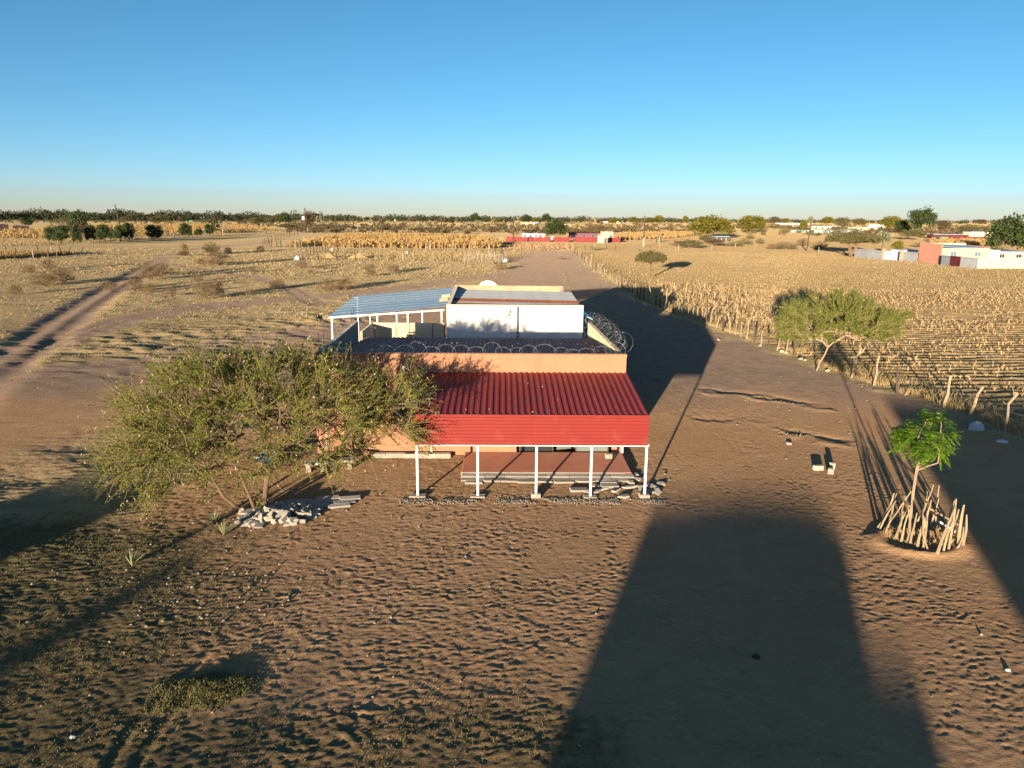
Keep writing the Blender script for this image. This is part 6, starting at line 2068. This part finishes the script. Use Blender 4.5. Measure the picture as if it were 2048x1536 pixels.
def gravel():
    rs = np.random.RandomState(23)
    def rocks(name, label, x, y, s, m):
        n = len(x)
        base = np.array([[1, 0, 0], [0, 1, 0], [-1, 0, 0], [0, -1, 0], [0, 0, 1], [0, 0, -1]], float)
        Fc = np.array([[0, 1, 4], [1, 2, 4], [2, 3, 4], [3, 0, 4], [1, 0, 5], [2, 1, 5], [3, 2, 5], [0, 3, 5]])
        a = rs.uniform(0, 6.28, n)
        sc = s[:, None, None] * rs.uniform(.55, 1.3, (n, 6, 3)) * np.array([1, 1, .65])
        V = base[None] * sc
        ca, sa = np.cos(a)[:, None], np.sin(a)[:, None]
        V = np.stack([V[..., 0] * ca - V[..., 1] * sa, V[..., 0] * sa + V[..., 1] * ca, V[..., 2]], -1)
        V += np.stack([x, y, height(x, y) + s * .25], 1)[:, None]
        F = (np.arange(n)[:, None, None] * 6 + Fc[None]).reshape(-1, 3)
        return stuff(name, label, 'stones', V.reshape(-1, 3), F, None, m)
    n = 2600
    x = rs.uniform(-4.2, 5.9, n); y = 26.75 + rs.normal(0, .16, n) + .014 * x
    k = fbm(x, y, 1.1, 2, 3) > .40
    rocks('gravel_strip', 'strip of grey gravel under the veranda posts', x[k], y[k], rs.uniform(.014, .045, k.sum()), M['stone'])
    # stones and litter scattered over the yard, thicker in the front corner
    X, Y = [], []
    for cx, cy, sx, sy, n in ((-8.5, 19.5, 2.2, 1.3, 300), (-10.5, 21.0, 2.5, 1.5, 80), (-6, 16, 5, 2, 120), (3, 22, 9, 6, 160), (15, 38, 6, 8, 170), (10, 36, 3, 4, 60), (-8.6, 25.0, 1.5, .7, 160)):
        X.append(rs.normal(cx, sx, n)); Y.append(np.abs(rs.normal(cy, sy, n) - 12.3) + 12.3)
    # along the field fence and under the fence tree
    fy = np.array([p[1] for p in FENCE_R]); fx = np.array([p[0] for p in FENCE_R]); o = np.argsort(fy)
    yy = rs.uniform(38, 75, 170); X.append(np.interp(yy, fy[o], fx[o]) - np.abs(rs.normal(.9, .7, 170))); Y.append(yy)
    for px_, py_ in ((1606, 870), (1600, 868), (1555, 806), (1520, 800)):
        a, b_ = at(px_, py_); X.append(rs.normal(a, .8, 40)); Y.append(rs.normal(b_, .25, 40))
    x, y = np.concatenate(X), np.concatenate(Y)
    k = ~((x > -9) & (x < 5.4) & (y > 28.9) & (y < 60))
    x, y = x[k], y[k]
    rocks('scattered_stones', 'small pale stones scattered over the yard', x, y, .012 + .05 * rs.random(len(x)) ** 3.0, M['stone'])
    # rubble field before the red compound
    n = 900
    px_ = rs.uniform(1000, 1150, n); py_ = rs.uniform(486, 500, n)
    q = np.array([at(a, b_) for a, b_ in zip(px_, py_)])
    rocks('far_rubble', 'orange rubble on the ground before the red sheet fence', q[:, 0], q[:, 1], rs.uniform(.12, .4, n), M['sand_pile'])
    # a few bigger white stones by the fence tree
    for a, b_, s in ((1564, 706, .22), (1572, 708, .16), (1601, 720, .2), (1610, 722, .14), (1655, 742, .16), (1437, 680, .16), (1520, 692, .16)):
        xx, yy = at(a, b_)
        q_ = random.Random(a)
        b = MB(); b.tube([(0, 0, -.03), (0, 0, s * .4), (0, 0, s * .75), (0.02, 0, s * .85)], [s * .85, s, s * .6, s * .1], 7)
        tag(b.build('white_stone', M['stone'], None, loc=(xx, yy, hz(xx, yy)), rot=(0, 0, q_.uniform(0, 6)), scale=(1, q_.uniform(.6, .9), 1)), 'white stone lying along the field fence near the thorn tree', 'stone', 'white stones along the fence')


def litter():
    rs = np.random.RandomState(2)
    def bag(px_, py_, w, h, label, m, seed):
        X, Y = at(px_, py_)
        r = np.random.RandomState(seed)
        n, k = 12, 5
        V = [(0.0, 0.0, h)]
        for q in range(1, k + 1):
            f = q / k
            for i in range(n):
                a = 2 * math.pi * i / n
                rr = w * .5 * math.sin(f * math.pi * .55) * r.uniform(.78, 1.2)
                V.append((rr * math.cos(a), rr * .75 * math.sin(a), h * math.cos(f * math.pi * .5) * r.uniform(.85, 1.1) - .03 * (q == k)))
        b = MB(); b.v = V; b.t = [.5] * len(V)
        for i in range(n): b.f.append((0, 1 + i, 1 + (i + 1) % n))
        for q in range(k - 1):
            for i in range(n):
                a, c = 1 + q * n + i, 1 + q * n + (i + 1) % n
                b.f.append((a, a + n, c + n, c))
        tag(b.build('plastic_bag', m, None, loc=(X, Y, hz(X, Y))), label, 'litter')
    bag(1952, 860, .75, .42, 'pale blue plastic bundle in the shade by the field fence', M['pale_blue'], 3)
    bag(2005, 884, .55, .10, 'flattened white plastic scrap near the blue bundle', M['white_plastic'], 4)
    bag(2016, 1342, .12, .05, 'crumpled white scrap on the shaded sand', M['white_plastic'], 5)
    bag(146, 1476, .12, .04, 'crumpled white scrap in the grassy front corner', M['white_plastic'], 6)
    X, Y = at(1512, 1316)
    rsx = np.random.RandomState(9)
    b = MB(); b.tube([(0, 0, -.02), (0.0, 0, .05), (.03, .02, .09), (.03, .02, .10)], [.09, .08, .05, .01], 9)
    tag(b.build('dung_pile', M['rubber'], None, loc=(X, Y, hz(X, Y)), scale=(1.2, .8, 1)), 'dark dung pile on the shaded bare sand', 'dung')


grass_cover()
maize_cover()
far_wood()
gravel()
litter()


# ------------------------------------------------------------------ what stands behind the camera and throws the long foreground shadows
def sun_frame(u, s):
    """across / along the sunlight -> world"""
    c, q = math.cos(SUN_AZ), math.sin(SUN_AZ)
    return (u * c + s * q, s * c - u * q)


def yard_house(label, u0, u1, s_front, h, wall, roof, depth=8.0, crown=0.25, wing=None):
    X, Y = sun_frame((u0 + u1) / 2, s_front)
    t = thing('yard_house', label, 'house', (X, Y, 0), -SUN_AZ)
    w = u1 - u0
    MB().box(-w / 2, w / 2, -depth, 0, -.1, h - crown - .02).build('wall', wall, t)
    MB().prism([(-w / 2, h - crown), (w / 2, h - crown), (w * .38, h - .03), (w * .2, h), (-w * .05, h - .03)], -depth, 0).build('roof', roof, t)
    for x in (-w * .28, w * .28):
        o = MB().box(x - .6, x + .6, .005, .05, 1.0, 2.1).build('window', M['glass'], t)
        MB().box(x - .68, x - .602, .005, .07, .95, 2.15).box(x + .602, x + .68, .005, .07, .95, 2.15).build('window_frame', M['white_paint'], o)
    MB().box(-.5, .5, .005, .06, 0, 2.05).build('door', M['dark_steel'], t)
    if wing:
        MB().box(w / 2 + .003, w / 2 + wing[0], -depth * .8, -.3, -.1, wing[1]).build('side_wing', wall, t)
    return t


EL = math.tan(SUN_EL)
yard_house('cream house with low curved roof behind the yard', -3.46, 3.0, -30.0, (29.5 + 30.0) * EL, M['cream_wall'], M['galv'], crown=.22, wing=(1.0, (19 + 30) * EL))
yard_house('narrow orange house at the side of the yard', -26.3, -21.6, -31.0, (23.2 + 31.0) * EL, M['orange'], M['galv'], crown=.08)
yard_house('tall white hall behind the yard', 7.05, 21.0, -34.0, (52.5 + 34.0) * EL, M['white'], M['galv'], crown=.3, depth=12)
for kd, u, s, top, wd, lab in (('olive2', -16.5, -44, 16.0, 5.0, 'olive tree behind the yard beside the narrow orange house'), ('airy', -12.5, -50, 12.5, 5.0, 'airy tree behind the yard between two olive trees'),
                               ('olive1', -9.5, -56, 9.0, 4.0, 'olive tree behind the yard beside the cream house')):
    X, Y = sun_frame(u, s)
    t = copy_tree(TPL[kd])
    t.location = (X, Y, 0); t.scale = (wd, wd, (top - s) * EL); t.rotation_euler = (0, 0, u)
    for k in ('label', 'category', 'group'):
        if k in t: del t[k]
    tag(t, lab, 'tree')
